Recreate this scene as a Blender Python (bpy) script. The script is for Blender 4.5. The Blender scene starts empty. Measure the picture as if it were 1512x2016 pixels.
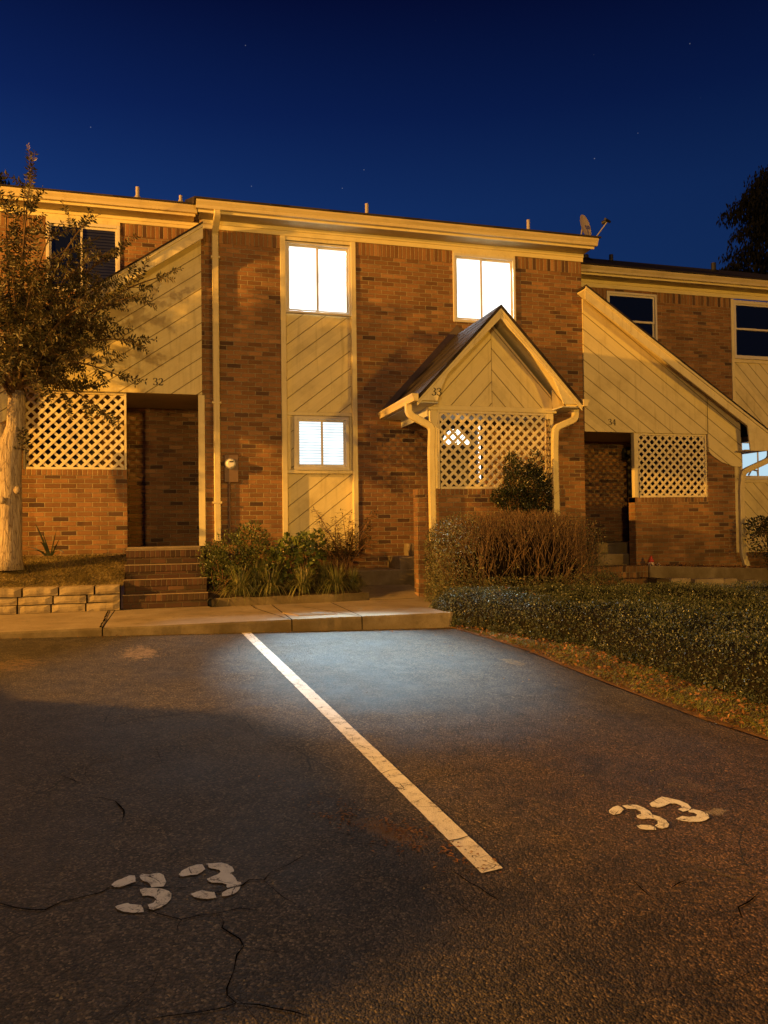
import bpy, bmesh, math, random
from math import sin, cos, pi, radians, sqrt, floor
from mathutils import Vector, Matrix, noise
random.seed(7)
scene = bpy.context.scene
COL = scene.collection
D = 11.83
def lotz(x, y): return 0.0467 * (y + D) - 0.0235 * x

# ------------------------------------------------------------------ helpers
class MB:
    """collects polygons in world coordinates, links them as one mesh"""
    def __init__(s): s.v = []; s.f = []; s.smooth = False
    def add(s, vs, fs):
        n = len(s.v); s.v += [tuple(v) for v in vs]; s.f += [tuple(i + n for i in f) for f in fs]; return s
    def quad(s, a, b, c, d): return s.add([a, b, c, d], [(0, 1, 2, 3)])
    def poly(s, pts): return s.add(pts, [tuple(range(len(pts)))])
    def box(s, x0, x1, y0, y1, z0, z1):
        if x0 > x1: x0, x1 = x1, x0
        if y0 > y1: y0, y1 = y1, y0
        if z0 > z1: z0, z1 = z1, z0
        return s.add([(x0,y0,z0),(x1,y0,z0),(x1,y1,z0),(x0,y1,z0),(x0,y0,z1),(x1,y0,z1),(x1,y1,z1),(x0,y1,z1)],
                     [(0,3,2,1),(4,5,6,7),(0,1,5,4),(1,2,6,5),(2,3,7,6),(3,0,4,7)])
    def prism_y(s, pts, y0, y1):
        """polygon of (x,z) counter-clockwise seen from the front, extruded in y"""
        n = len(pts)
        vs = [(p[0], y0, p[1]) for p in pts] + [(p[0], y1, p[1]) for p in pts]
        fs = [tuple(range(n)), tuple(range(2*n-1, n-1, -1))] + [(i, i+n, (i+1) % n + n, (i+1) % n) for i in range(n)]
        return s.add(vs, fs)
    def prism_z(s, pts, z0, z1):
        n = len(pts)
        g0 = z0 if callable(z0) else (lambda x, y: z0); g1 = z1 if callable(z1) else (lambda x, y: z1)
        vs = [(p[0], p[1], g0(*p)) for p in pts] + [(p[0], p[1], g1(*p)) for p in pts]
        fs = [tuple(range(n-1, -1, -1)), tuple(range(n, 2*n))] + [(i, (i+1) % n, (i+1) % n + n, i+n) for i in range(n)]
        return s.add(vs, fs)
    def prism_x(s, pts, x0, x1):
        n = len(pts)
        vs = [(x0, p[0], p[1]) for p in pts] + [(x1, p[0], p[1]) for p in pts]
        fs = [tuple(range(n-1, -1, -1)), tuple(range(n, 2*n))] + [(i, (i+1) % n, (i+1) % n + n, i+n) for i in range(n)]
        return s.add(vs, fs)
    def tube(s, pts, radii, n=8, cap=True):
        pts = [Vector(p) for p in pts]
        if not hasattr(radii, '__len__'): radii = [radii] * len(pts)
        base = len(s.v); up = Vector((0.0, 0.0, 1.0)); prev = None
        for i, p in enumerate(pts):
            t = (pts[min(i+1, len(pts)-1)] - pts[max(i-1, 0)]).normalized()
            if prev is None:
                a = t.cross(up)
                if a.length < 1e-3: a = t.cross(Vector((1, 0, 0)))
                a.normalize()
            else:
                a = prev - t * prev.dot(t)
                a.normalize()
            prev = a; b = t.cross(a)
            for k in range(n):
                an = 2*pi*k/n
                s.v.append(tuple(p + (a*cos(an) + b*sin(an)) * radii[i]))
        for i in range(len(pts)-1):
            for k in range(n):
                s.f.append((base+i*n+k, base+i*n+(k+1) % n, base+(i+1)*n+(k+1) % n, base+(i+1)*n+k))
        if cap:
            s.f.append(tuple(base+k for k in range(n-1, -1, -1)))
            s.f.append(tuple(base+(len(pts)-1)*n+k for k in range(n)))
        return s
    def sweep(s, pts, a_half, b_half, side):
        """rectangular section swept along points; 'side' is the constant width direction"""
        pts = [Vector(p) for p in pts]; side = Vector(side).normalized(); base = len(s.v)
        for i, p in enumerate(pts):
            t = (pts[min(i+1, len(pts)-1)] - pts[max(i-1, 0)]).normalized()
            b = t.cross(side).normalized(); k = 1.0
            if 0 < i < len(pts)-1:
                t1 = (p-pts[i-1]).normalized(); c = max(.5, t1.dot(t)); k = 1/c
            for (u, w) in ((-.8,-1),(.8,-1),(1,-.75),(1,.75),(.8,1),(-.8,1),(-1,.75),(-1,-.75)):
                s.v.append(tuple(p + side*(a_half*u) + b*(b_half*w*k)))
        n = 8
        for i in range(len(pts)-1):
            for k in range(n):
                s.f.append((base+i*n+k, base+i*n+(k+1) % n, base+(i+1)*n+(k+1) % n, base+(i+1)*n+k))
        s.f.append(tuple(base+k for k in range(n-1, -1, -1))); s.f.append(tuple(base+(len(pts)-1)*n+k for k in range(n)))
        return s
    def leaf(s, c, d, nrm, L, W, fold=.18):
        c = Vector(c); d = Vector(d).normalized(); nrm = Vector(nrm)
        sd = d.cross(nrm)
        if sd.length < 1e-4: sd = d.cross(Vector((1, .3, .2)))
        sd.normalize(); up = sd.cross(d)
        m = c + d*(L*.45)
        n = len(s.v)
        s.v += [tuple(c), tuple(m + sd*(W*.5) + up*(W*fold)), tuple(c + d*L), tuple(m - sd*(W*.5) + up*(W*fold))]
        s.f += [(n, n+1, n+2), (n, n+2, n+3)]
        return s
    def blade(s, c, d, w, bend):
        """grass-like blade: two quads and a tip"""
        c = Vector(c); d = Vector(d); sd = Vector((-d.y, d.x, 0))
        if sd.length < 1e-3: sd = Vector((1, 0, 0))
        sd.normalize(); sd *= w*.5; bend = Vector(bend)
        m = c + d*.5 + bend*.25; t = c + d + bend
        n = len(s.v)
        s.v += [tuple(c-sd), tuple(c+sd), tuple(m+sd*.8), tuple(m-sd*.8), tuple(t)]
        s.f += [(n, n+1, n+2, n+3), (n+3, n+2, n+4)]
        return s
    def build(s, name, mat, parent=None, label=None, smooth=None, bevel=0, tri=False):
        me = bpy.data.meshes.new(name)
        off = Vector(parent['_w']) if parent is not None and '_w' in parent else Vector((0, 0, 0))
        vs = s.v if off.length < 1e-9 else [(v[0]-off.x, v[1]-off.y, v[2]-off.z) for v in s.v]
        me.from_pydata(vs, [], s.f)
        if tri or bevel:
            bm = bmesh.new(); bm.from_mesh(me)
            if tri: bmesh.ops.triangulate(bm, faces=bm.faces[:])
            if bevel:
                bmesh.ops.remove_doubles(bm, verts=bm.verts[:], dist=1e-5)
                bmesh.ops.bevel(bm, geom=[e for e in bm.edges if len(e.link_faces) == 2 and e.calc_face_angle(0) > .5], offset=bevel, segments=1, affect='EDGES', profile=.6)
            bm.to_mesh(me); bm.free()
        if smooth or s.smooth: me.shade_smooth()
        me.materials.append(mat)
        o = bpy.data.objects.new(name, me); COL.objects.link(o)
        if parent is not None: o.parent = parent; o['_w'] = list(off)
        if label: o['label'] = label
        return o

def tag(o, label, cat, group=None, kind=None):
    if label: o['label'] = label
    if cat: o['category'] = cat
    if group: o['group'] = group
    if kind: o['kind'] = kind
    return o
def thing(name, label, cat, loc, group=None):
    o = bpy.data.objects.new(name, None); COL.objects.link(o); o.location = loc; o['_w'] = list(loc)
    o.empty_display_size = .2
    return tag(o, label, cat, group)
def struct(name, mb, mat, **k):
    o = mb.build(name, mat, **k); o['kind'] = 'structure'; return o

def rng(a, b): return random.uniform(a, b)
def rvec():
    while True:
        v = Vector((rng(-1, 1), rng(-1, 1), rng(-1, 1)))
        if .05 < v.length < 1: return v.normalized()
def nz(x, y, z=0, s=1.0): return noise.noise(Vector((x*s, y*s, z*s)))

# ------------------------------------------------------------------ node helpers
class NT:
    def __init__(s, mat):
        mat.use_nodes = True; s.t = mat.node_tree; s.t.nodes.clear(); s.mat = mat
    def n(s, kind, **k):
        nd = s.t.nodes.new(kind)
        for a, b in k.items(): setattr(nd, a, b)
        return nd
    def lk(s, a, b): s.t.links.new(a, b)
    def setin(s, nd, i, v):
        if v is None: return
        if isinstance(v, bpy.types.NodeSocket): s.lk(v, nd.inputs[i])
        else: nd.inputs[i].default_value = v
    def m(s, op, a, b=None, c=None, clamp=False):
        nd = s.n('ShaderNodeMath', operation=op); nd.use_clamp = clamp
        s.setin(nd, 0, a); s.setin(nd, 1, b); s.setin(nd, 2, c); return nd.outputs[0]
    def mix(s, f, a, b, blend='MIX'):
        nd = s.n('ShaderNodeMix', data_type='RGBA', blend_type=blend)
        s.setin(nd, 0, f); s.setin(nd, 6, a); s.setin(nd, 7, b); return nd.outputs[2]
    def fmix(s, f, a, b):
        nd = s.n('ShaderNodeMix', data_type='FLOAT'); s.setin(nd, 0, f); s.setin(nd, 2, a); s.setin(nd, 3, b); return nd.outputs[0]
    def noise(s, vec, scale, detail=3, rough=.55, dim='3D'):
        nd = s.n('ShaderNodeTexNoise', noise_dimensions=dim); s.setin(nd, 'Vector', vec)
        nd.inputs['Scale'].default_value = scale; nd.inputs['Detail'].default_value = detail; nd.inputs['Roughness'].default_value = rough
        return nd
    def voro(s, vec, scale, feature='F1', rnd=1):
        nd = s.n('ShaderNodeTexVoronoi', feature=feature); s.setin(nd, 'Vector', vec)
        nd.inputs['Scale'].default_value = scale; nd.inputs['Randomness'].default_value = rnd; return nd
    def ramp(s, f, stops, interp='LINEAR'):
        nd = s.n('ShaderNodeValToRGB'); cr = nd.color_ramp; cr.interpolation = interp
        while len(cr.elements) < len(stops): cr.elements.new(.5)
        for e, (p, c) in zip(cr.elements, stops):
            e.position = p; e.color = (c[0], c[1], c[2], 1) if len(c) == 3 else c
        s.setin(nd, 0, f); return nd.outputs[0]
    def mapr(s, v, a, b, c=0, d=1, smooth=False):
        nd = s.n('ShaderNodeMapRange'); nd.interpolation_type = 'SMOOTHSTEP' if smooth else 'LINEAR'
        s.setin(nd, 0, v)
        for i, q in zip((1, 2, 3, 4), (a, b, c, d)): nd.inputs[i].default_value = q
        return nd.outputs[0]
    def bump(s, h, strength, dist, normal=None):
        nd = s.n('ShaderNodeBump'); nd.inputs['Strength'].default_value = strength; nd.inputs['Distance'].default_value = dist
        s.setin(nd, 'Height', h)
        if normal is not None: s.lk(normal, nd.inputs['Normal'])
        return nd.outputs[0]
    def xyz(s, vec):
        nd = s.n('ShaderNodeSeparateXYZ'); s.lk(vec, nd.inputs[0]); return nd.outputs
    def comb(s, x, y, z=0.0):
        nd = s.n('ShaderNodeCombineXYZ'); s.setin(nd, 0, x); s.setin(nd, 1, y); s.setin(nd, 2, z); return nd.outputs[0]
    def obj(s): return s.n('ShaderNodeTexCoord').outputs['Object']
    def wpos(s): return s.n('ShaderNodeNewGeometry').outputs['Position']
    def out(s, color, rough=.8, normal=None, spec=.5, metal=0, **k):
        b = s.n('ShaderNodeBsdfPrincipled'); s.setin(b, 'Base Color', color); s.setin(b, 'Roughness', rough)
        s.setin(b, 'Specular IOR Level', spec); s.setin(b, 'Metallic', metal)
        if normal is not None: s.lk(normal, b.inputs['Normal'])
        for a, v in k.items(): s.setin(b, a.replace('_', ' '), v)
        o = s.n('ShaderNodeOutputMaterial'); s.lk(b.outputs[0], o.inputs[0]); return b
def c4(r, g, b): return (r, g, b, 1)
def mat(name): return bpy.data.materials.new(name)

BW, BH, MJ = .2127, .0679, .0095
def brick_mat(name, w=BW, h=BH, running=True, pal=None, u0=0.0, v0=0.0, grime=0.35, dark=.055, mort=(.43, .34, .20)):
    M = mat(name); t = NT(M); P = t.obj(); X, Y, Z = t.xyz(P)
    g = t.n('ShaderNodeNewGeometry'); nx, ny, nzz = t.xyz(g.outputs['Normal'])
    top = t.m('GREATER_THAN', t.m('ABSOLUTE', nzz), .6)
    jn = t.noise(P, 9, 2); jx, jy, jz = t.xyz(jn.outputs['Color'])
    u = t.m('ADD', t.m('ADD', t.fmix(top, t.m('ADD', X, Y), X), u0), t.m('MULTIPLY', t.m('SUBTRACT', jx, .5), .010))
    v = t.m('ADD', t.m('ADD', t.fmix(top, Z, Y), v0), t.m('MULTIPLY', t.m('SUBTRACT', jy, .5), .008))
    rv = t.m('DIVIDE', v, h); row = t.m('FLOOR', rv); fv = t.m('MULTIPLY', t.m('FRACT', rv), h)
    if running: ru = t.m('ADD', t.m('DIVIDE', u, w), t.m('MULTIPLY', t.m('FLOORED_MODULO', row, 2.0), .5))
    else: ru = t.m('DIVIDE', u, w)
    colm = t.m('FLOOR', ru); fu = t.m('MULTIPLY', t.m('FRACT', ru), w)
    du = t.m('MINIMUM', fu, t.m('SUBTRACT', w, fu)); dv = t.m('MINIMUM', fv, t.m('SUBTRACT', h, fv))
    d = t.m('MINIMUM', du, dv)
    mask = t.mapr(d, MJ*.5-.0022, MJ*.5+.003, 0, 1, True)
    wn = t.n('ShaderNodeTexWhiteNoise', noise_dimensions='3D'); t.lk(t.comb(colm, row, 3.7), wn.inputs[0])
    r = wn.outputs['Value']; wc = t.xyz(wn.outputs['Color'])
    pal = pal or [(0, (.078, .046, .030)), (dark, (.125, .070, .040)), (dark+.012, (.20, .10, .042)), (.30, (.27, .138, .055)), (.55, (.32, .165, .064)), (.8, (.25, .125, .05)), (1, (.38, .21, .09))]
    cl_n = t.noise(P, 1.1, 3, .6)
    r = t.m('ADD', r, t.m('MULTIPLY', t.m('SUBTRACT', cl_n.outputs[0], .5), .30))
    base = t.ramp(r, pal)
    mott = t.noise(P, 45, 4, .7); base = t.mix(t.mapr(mott.outputs[0], .3, .75, 0, .65), base, t.mix(.5, base, c4(.10, .045, .03)))
    val = t.mapr(wc[1], 0, 1, .74, 1.22)
    base = t.mix(1.0, base, t.comb(val, val, val), 'MULTIPLY')
    mort = t.mix(t.mapr(t.noise(P, 30, 3).outputs[0], .3, .7), c4(*mort), c4(*(q*.65 for q in mort)))
    colr = t.mix(mask, mort, base)
    gr = t.noise(t.comb(t.m('ADD', X, Y), 0.0, t.m('MULTIPLY', Z, .35)), 1.7, 5, .6)
    colr = t.mix(t.mapr(gr.outputs[0], .44, .72, 0, grime), colr, c4(.07, .045, .03))
    low = t.m('MULTIPLY', t.mapr(Z, .3, 1.3, .55, 0), t.mapr(t.noise(P, 3.5, 4).outputs[0], .4, .62))
    colr = t.mix(low, colr, c4(.06, .045, .025))
    hh = t.m('ADD', mask, t.m('MULTIPLY', t.noise(P, 110, 3, .7).outputs[0], .35))
    hh = t.m('ADD', hh, t.m('MULTIPLY', wc[2], .5))
    t.out(colr, .88, t.bump(hh, 1.0, .009), .2)
    return M

def siding_mat(name, ang, spacing=.222, off=0.0, base=(.70, .595, .32), groove=True, dirt=.55):
    """painted plywood siding, grooves rising to the right at 'ang' degrees (negative: falling)"""
    M = mat(name); t = NT(M); P = t.obj(); X, Y, Z = t.xyz(P)
    a = radians(ang)
    wob = t.m('MULTIPLY', t.m('SUBTRACT', t.noise(P, 3).outputs[0], .5), .006)
    q = t.m('ADD', t.m('ADD', t.m('MULTIPLY', X, -sin(a)), t.m('MULTIPLY', Z, cos(a))), t.m('ADD', wob, off))
    k = t.m('DIVIDE', q, spacing); f = t.m('MULTIPLY', t.m('FRACT', k), spacing)
    d = t.m('ABSOLUTE', t.m('SUBTRACT', f, spacing*.5))
    gm = t.mapr(d, .0035, .0085, 0, 1, True)
    along = t.m('ADD', t.m('MULTIPLY', X, cos(a)), t.m('MULTIPLY', Z, sin(a)))
    grain = t.noise(t.comb(t.m('MULTIPLY', along, .9), 0.0, t.m('MULTIPLY', q, 22.0)), 3.2, 4, .6)
    blot = t.noise(P, 2.2, 5, .65)
    wn = t.n('ShaderNodeTexWhiteNoise', noise_dimensions='1D'); t.lk(t.m('FLOOR', k), wn.inputs['W'])
    b0 = c4(*base); b1 = c4(base[0]*.80, base[1]*.76, base[2]*.66)
    col = t.mix(t.mapr(grain.outputs[0], .35, .75, 0, .45), b0, b1)
    col = t.mix(t.mapr(blot.outputs[0], .5, .75, 0, dirt), col, c4(base[0]*.55, base[1]*.5, base[2]*.4))
    drip = t.noise(t.comb(t.m('MULTIPLY', X, 9.0), Y, t.m('MULTIPLY', Z, .7)), 1.3, 4, .6)
    col = t.mix(t.mapr(drip.outputs[0], .56, .78, 0, dirt), col, c4(base[0]*.5, base[1]*.45, base[2]*.33))
    sp = t.mapr(wn.outputs[0], 0, 1, .93, 1.04); col = t.mix(1.0, col, t.comb(sp, sp, sp), 'MULTIPLY')
    h = t.m('ADD', t.m('MULTIPLY', gm, 1.0) if groove else 0.0, t.m('MULTIPLY', grain.outputs[0], .12))
    if groove: col = t.mix(gm, c4(base[0]*.34, base[1]*.31, base[2]*.25), col)
    t.out(col, .62, t.bump(h, .8, .007), .35)
    return M

def paint_mat(name, base=(.69, .59, .33), dirt=.5, rough=.55, vert=True):
    M = mat(name); t = NT(M); P = t.obj(); X, Y, Z = t.xyz(P)
    n1 = t.noise(P, 3.1, 5, .65); n2 = t.noise(t.comb(t.m('MULTIPLY', X, 14.0), t.m('MULTIPLY', Y, 14.0), Z) if vert else t.comb(X, Y, t.m('MULTIPLY', Z, 20.0)), 1.5, 4, .6)
    col = t.mix(t.mapr(n1.outputs[0], .5, .78, 0, dirt), c4(*base), c4(base[0]*.5, base[1]*.45, base[2]*.35))
    col = t.mix(t.mapr(n2.outputs[0], .52, .75, 0, dirt), col, c4(base[0]*.6, base[1]*.55, base[2]*.42))
    n3 = t.noise(P, 38, 3)
    col = t.mix(t.mapr(n3.outputs[0], .66, .74, 0, dirt*1.2), col, c4(base[0]*.45, base[1]*.4, base[2]*.3))
    t.out(col, rough, t.bump(t.m('ADD', n2.outputs[0], t.m('MULTIPLY', n3.outputs[0], .4)), .25, .006), .35)
    return M

def leaf_mat(name, cols, rough=.5, spec=.4, trans=.15):
    M = mat(name); t = NT(M); g = t.n('ShaderNodeNewGeometry')
    n = len(cols); col = t.ramp(g.outputs['Random Per Island'], [(i/(n-1), c) for i, c in enumerate(cols)])
    big = t.noise(t.wpos(), 3.0, 2)
    f = t.mapr(big.outputs[0], .35, .7, .65, 1.25); col = t.mix(1.0, col, t.comb(f, f, f), 'MULTIPLY')
    t.out(col, rough, None, spec)
    b = [x for x in t.t.nodes if x.type == 'BSDF_PRINCIPLED'][0]
    if trans:
        tr = t.n('ShaderNodeBsdfTranslucent'); t.lk(col, tr.inputs[0]); mx = t.n('ShaderNodeMixShader'); mx.inputs[0].default_value = trans
        t.lk(b.outputs[0], mx.inputs[1]); t.lk(tr.outputs[0], mx.inputs[2])
        o = [x for x in t.t.nodes if x.type == 'OUTPUT_MATERIAL'][0]; t.lk(mx.outputs[0], o.inputs[0])
    return M

def bark_mat(name, c0, c1, sc=14, stretch=.25, bump=.02):
    M = mat(name); t = NT(M); X, Y, Z = t.xyz(t.obj())
    v = t.comb(X, Y, t.m('MULTIPLY', Z, stretch)); n1 = t.noise(v, sc, 6, .7); n2 = t.voro(v, sc*1.2, 'DISTANCE_TO_EDGE')
    f = t.m('ADD', t.m('MULTIPLY', n1.outputs[0], .8), t.mapr(n2.outputs[0], 0, .10, -.08, .05))
    t.out(t.ramp(f, [(.25, c0), (.5, c1), (.72, tuple(x*1.35 for x in c1))]), .9, t.bump(f, .9, bump), .2)
    return M

def plain(name, col, rough=.7, spec=.4, metal=0, nscale=12, amt=.3, emis=None):
    M = mat(name); t = NT(M); n1 = t.noise(t.obj(), nscale, 4, .6)
    c = t.mix(t.mapr(n1.outputs[0], .4, .7, 0, amt), c4(*col), c4(*(x*.5 for x in col)))
    t.out(c, rough, t.bump(n1.outputs[0], .15, .004), spec, metal); return M

# ------------------------------------------------------------------ materials
STEP_SHADED = [(0, (.035, .025, .02)), (.25, (.06, .032, .022)), (.5, (.10, .05, .03)), (.8, (.075, .038, .025)), (1, (.16, .085, .045))]  # step brick colours darkened to paint in the shadow over the left steps
M_brick = brick_mat('red_brick')
M_brick_dim = brick_mat('porch_brick', grime=.45)
M_mortar = concrete_placeholder = plain('mortar_edge', (.30, .22, .14), .9)
M_soldier = brick_mat('soldier_brick', w=BH, h=.205, running=False, grime=.3, v0=.0)
M_rowlock = brick_mat('rowlock_brick', w=BH, h=.30, running=False, grime=.25)
M_stepbrick = brick_mat('step_brick', w=BH*1.02, h=.30, running=False, grime=.5, dark=.16,
    pal=STEP_SHADED, mort=(.14, .11, .075))
M_stepface = brick_mat('step_face_brick', grime=.5, dark=.16, pal=STEP_SHADED, mort=(.14, .11, .075))
M_sid32 = siding_mat('siding_rising', 35, .212, .03)
M_sid33 = siding_mat('siding_panel', 38, .222, .07)
M_sid34 = siding_mat('siding_falling', -35, .220, .0)
M_sid34b = siding_mat('siding_steep', -45, .215, .0)
M_gab_l = siding_mat('gable_siding_left', 47, .215, .10)
M_gab_r = siding_mat('gable_siding_right', -47, .215, .02)
M_trim = paint_mat('cream_trim')
M_trim_h = paint_mat('cream_eave', vert=False, dirt=.3)
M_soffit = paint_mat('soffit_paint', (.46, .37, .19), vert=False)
M_gutter = paint_mat('gutter_paint', (.60, .49, .25), dirt=.45, rough=.4, vert=False)
M_spout = paint_mat('downspout_paint', (.64, .53, .27), dirt=.5, rough=.4)
M_lattice = paint_mat('lattice_paint', (.70, .60, .38), dirt=.35)
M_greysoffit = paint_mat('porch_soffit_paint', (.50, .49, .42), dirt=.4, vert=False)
M_frame = paint_mat('window_frame_paint', (.62, .56, .44), dirt=.15, rough=.4)
M_number = plain('number_paint', (.02, .015, .012), .5)
M_flash = plain('metal_flashing', (.10, .07, .062), .45, .5, .5)
M_white = plain('room_paint', (.32, .32, .31), .8)
M_metalgrey = plain('grey_metal', (.30, .28, .26), .5, .5, .3)
M_pipe = plain('vent_pipe_metal', (.42, .36, .32), .6)
M_black = plain('black_plastic', (.015, .015, .015), .6)
M_door = plain('door_paint', (.035, .022, .018), .5)

def shingle_mat():
    M = mat('roof_shingles'); t = NT(M); X, Y, Z = t.xyz(t.obj())
    v = t.m('DIVIDE', t.m('ADD', Y, Z), .14); u = t.m('DIVIDE', t.m('ADD', X, Y), .3)
    row = t.m('FLOOR', v); wn = t.n('ShaderNodeTexWhiteNoise', noise_dimensions='2D')
    t.lk(t.comb(t.m('FLOOR', t.m('ADD', u, t.m('MULTIPLY', row, .37))), row), wn.inputs[0])
    n1 = t.noise(t.obj(), 120, 2); f = t.m('ADD', t.m('MULTIPLY', wn.outputs[0], .5), t.m('MULTIPLY', n1.outputs[0], .5))
    t.out(t.ramp(f, [(.2, (.018, .014, .013)), (.8, (.055, .043, .038))]), .95, t.bump(t.m('ADD', t.m('FRACT', v), n1.outputs[0]), .5, .01), .15)
    return M
M_shingle = shingle_mat()

def emit_mat(name, col, strength, stripes=None, through=0.0):
    M = mat(name); t = NT(M); e = t.n('ShaderNodeEmission'); e.inputs[0].default_value = c4(*col); e.inputs[1].default_value = strength
    X, Y, Z = t.xyz(t.obj())
    if stripes:
        per, amt = stripes
        f = t.m('FRACT', t.m('DIVIDE', Z, per)); s_ = t.mapr(t.m('ABSOLUTE', t.m('SUBTRACT', f, .5)), .30, .46, 1, 1-amt)
        lo = t.mapr(t.noise(t.obj(), 3).outputs[0], .35, .65, .75, 1.0)
        t.lk(t.m('MULTIPLY', t.m('MULTIPLY', s_, lo), strength), e.inputs[1])
    o = t.n('ShaderNodeOutputMaterial')
    if through:
        tr = t.n('ShaderNodeBsdfTransparent'); mx = t.n('ShaderNodeMixShader'); mx.inputs[0].default_value = through
        t.lk(e.outputs[0], mx.inputs[1]); t.lk(tr.outputs[0], mx.inputs[2]); t.lk(mx.outputs[0], o.inputs[0])
    else: t.lk(e.outputs[0], o.inputs[0])
    return M
M_lit = emit_mat('lit_window_glass', (1, .985, .94), 3.4, None, .7)
M_litwarm = emit_mat('lit_window_sheer', (1, .97, .88), 3.2, None, .6)
M_litblind = emit_mat('lit_window_blind', (.88, .98, 1.0), 1.5, (.042, .5))
M_fan = emit_mat('lit_fanlight', (1, .93, .78), 3.0)
M_litcool = emit_mat('lit_kitchen_glass', (.60, .85, 1.0), .85)
def dark_glass(name, stripes=False):
    M = mat(name); t = NT(M); X, Y, Z = t.xyz(t.obj())
    col = c4(.004, .006, .012)
    if stripes:
        f = t.m('FRACT', t.m('DIVIDE', Z, .05)); s_ = t.mapr(t.m('ABSOLUTE', t.m('SUBTRACT', f, .5)), .28, .42, 0, 1)
        col = t.mix(s_, c4(.020, .022, .034), c4(.004, .005, .010))
    t.out(col, .08, None, .5); return M
M_dark = dark_glass('dark_window_glass'); M_darkb = dark_glass('dark_window_blind', True)

def asphalt_mat():
    M = mat('asphalt'); t = NT(M); P = t.obj(); X, Y, Z = t.xyz(P)
    v1 = t.voro(P, 125); v2 = t.voro(P, 62); g1 = t.noise(P, 210, 2, .6)
    agg = t.ramp(t.xyz(v1.outputs['Color'])[0], [(0, (.006, .005, .004)), (.35, (.020, .016, .012)), (.65, (.070, .056, .041)), (.90, (.17, .135, .095)), (1, (.36, .29, .20))])
    agg2 = t.ramp(t.xyz(v2.outputs['Color'])[1], [(0, (.010, .008, .006)), (.5, (.04, .032, .024)), (.85, (.085, .068, .048)), (1, (.17, .135, .09))])
    col = t.mix(.40, agg, agg2)
    n1 = t.noise(P, .55, 5, .6); n2 = t.noise(P, 1.9, 6, .65); n3 = t.noise(P, 7, 5, .7)
    val = t.m('ADD', t.mapr(n1.outputs[0], .3, .7, .50, 1.05), t.m('ADD', t.mapr(n2.outputs[0], .3, .7, -.30, .36), t.mapr(n3.outputs[0], .3, .7, -.22, .26)))
    col = t.mix(1.0, col, t.comb(val, val, val), 'MULTIPLY')
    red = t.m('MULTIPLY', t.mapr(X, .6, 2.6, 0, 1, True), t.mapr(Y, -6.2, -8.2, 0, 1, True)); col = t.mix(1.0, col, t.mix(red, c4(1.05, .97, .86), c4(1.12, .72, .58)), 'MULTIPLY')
    # sandy dust and washed-in grit, more of it toward the kerb
    dust = t.m('MULTIPLY', t.mapr(n3.outputs[0], .46, .70), t.mapr(Y, -9.5, -3.4, .10, .62))
    col = t.mix(dust, col, c4(.115, .088, .060))
    def patch(cx, cy, rx, ry, rot, lo, hi, c, amt, sc=9):
        nonlocal col
        dx = t.m('SUBTRACT', X, cx); dy = t.m('SUBTRACT', Y, cy); ca, sa = cos(rot), sin(rot)
        ex = t.m('DIVIDE', t.m('ADD', t.m('MULTIPLY', dx, ca), t.m('MULTIPLY', dy, sa)), rx)
        ey = t.m('DIVIDE', t.m('SUBTRACT', t.m('MULTIPLY', dy, ca), t.m('MULTIPLY', dx, sa)), ry)
        r = t.m('SQRT', t.m('ADD', t.m('MULTIPLY', ex, ex), t.m('MULTIPLY', ey, ey)))
        w = t.m('MULTIPLY', t.mapr(r, .25, 1.0, 1, 0), 1.0)
        nn = t.m('ADD', t.m('MULTIPLY', t.noise(P, sc, 4, .7).outputs[0], .45), t.m('MULTIPLY', t.noise(P, sc*4.5, 4, .8).outputs[0], .55))
        msk = t.mapr(t.m('ADD', nn, t.m('MULTIPLY', w, .38)), lo, hi, 0, amt)
        col = t.mix(t.m('MULTIPLY', msk, t.mapr(r, .8, 1.15, 1, 0)), col, c)
    patch(.93, -8.45, .50, .20, -.85, .825, .87, c4(.16, .088, .030), .95, 11)      # rotted leaf stain by the line
    patch(-.30, -4.25, .45, .85, .1, .835, .875, c4(.32, .22, .12), .9, 18)         # sandy patch near the kerb
    patch(-1.3, -4.6, .6, .8, 0, .845, .90, c4(.20, .12, .06), .7, 18)
    patch(2.56, -8.60, .20, .09, .15, .82, .87, c4(.30, .24, .17), .75, 18)
    patch(3.05, -5.2, .22, .5, .2, .845, .89, c4(.24, .15, .05), .8, 18)
    patch(2.62, -8.2, .35, .30, .2, .86, .92, c4(.11, .075, .035), .55, 14)
    patch(-1.2, -8.9, .6, .4, 0, .86, .94, c4(.10, .07, .03), .45, 12)
    wv = t.mix(.12, P, t.noise(P, 2.2, 4).outputs['Color']); ce = t.voro(wv, 1.15, 'DISTANCE_TO_EDGE'); ce2 = t.voro(wv, 4.2, 'DISTANCE_TO_EDGE')
    k1 = t.m('MULTIPLY', t.mapr(ce.outputs['Distance'], .001, .0045, 1, 0), t.mapr(n1.outputs[0], .47, .55))
    k2 = t.m('MULTIPLY', t.mapr(ce2.outputs['Distance'], .002, .010, .8, 0), t.mapr(n2.outputs[0], .56, .64))
    col = t.mix(t.m('MAXIMUM', k1, k2), col, c4(.006, .005, .004))
    h = t.m('ADD', t.m('MULTIPLY', v1.outputs['Distance'], -1.0), t.m('MULTIPLY', g1.outputs[0], .7))
    h = t.m('ADD', h, t.m('MULTIPLY', v2.outputs['Distance'], -.8))
    nrm = t.bump(h, .85, .006); nrm = t.bump(n2.outputs[0], .25, .03, nrm)
    t.out(col, t.mapr(n2.outputs[0], .3, .7, .62, .82), nrm, .55)
    return M
M_asphalt = asphalt_mat()

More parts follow.
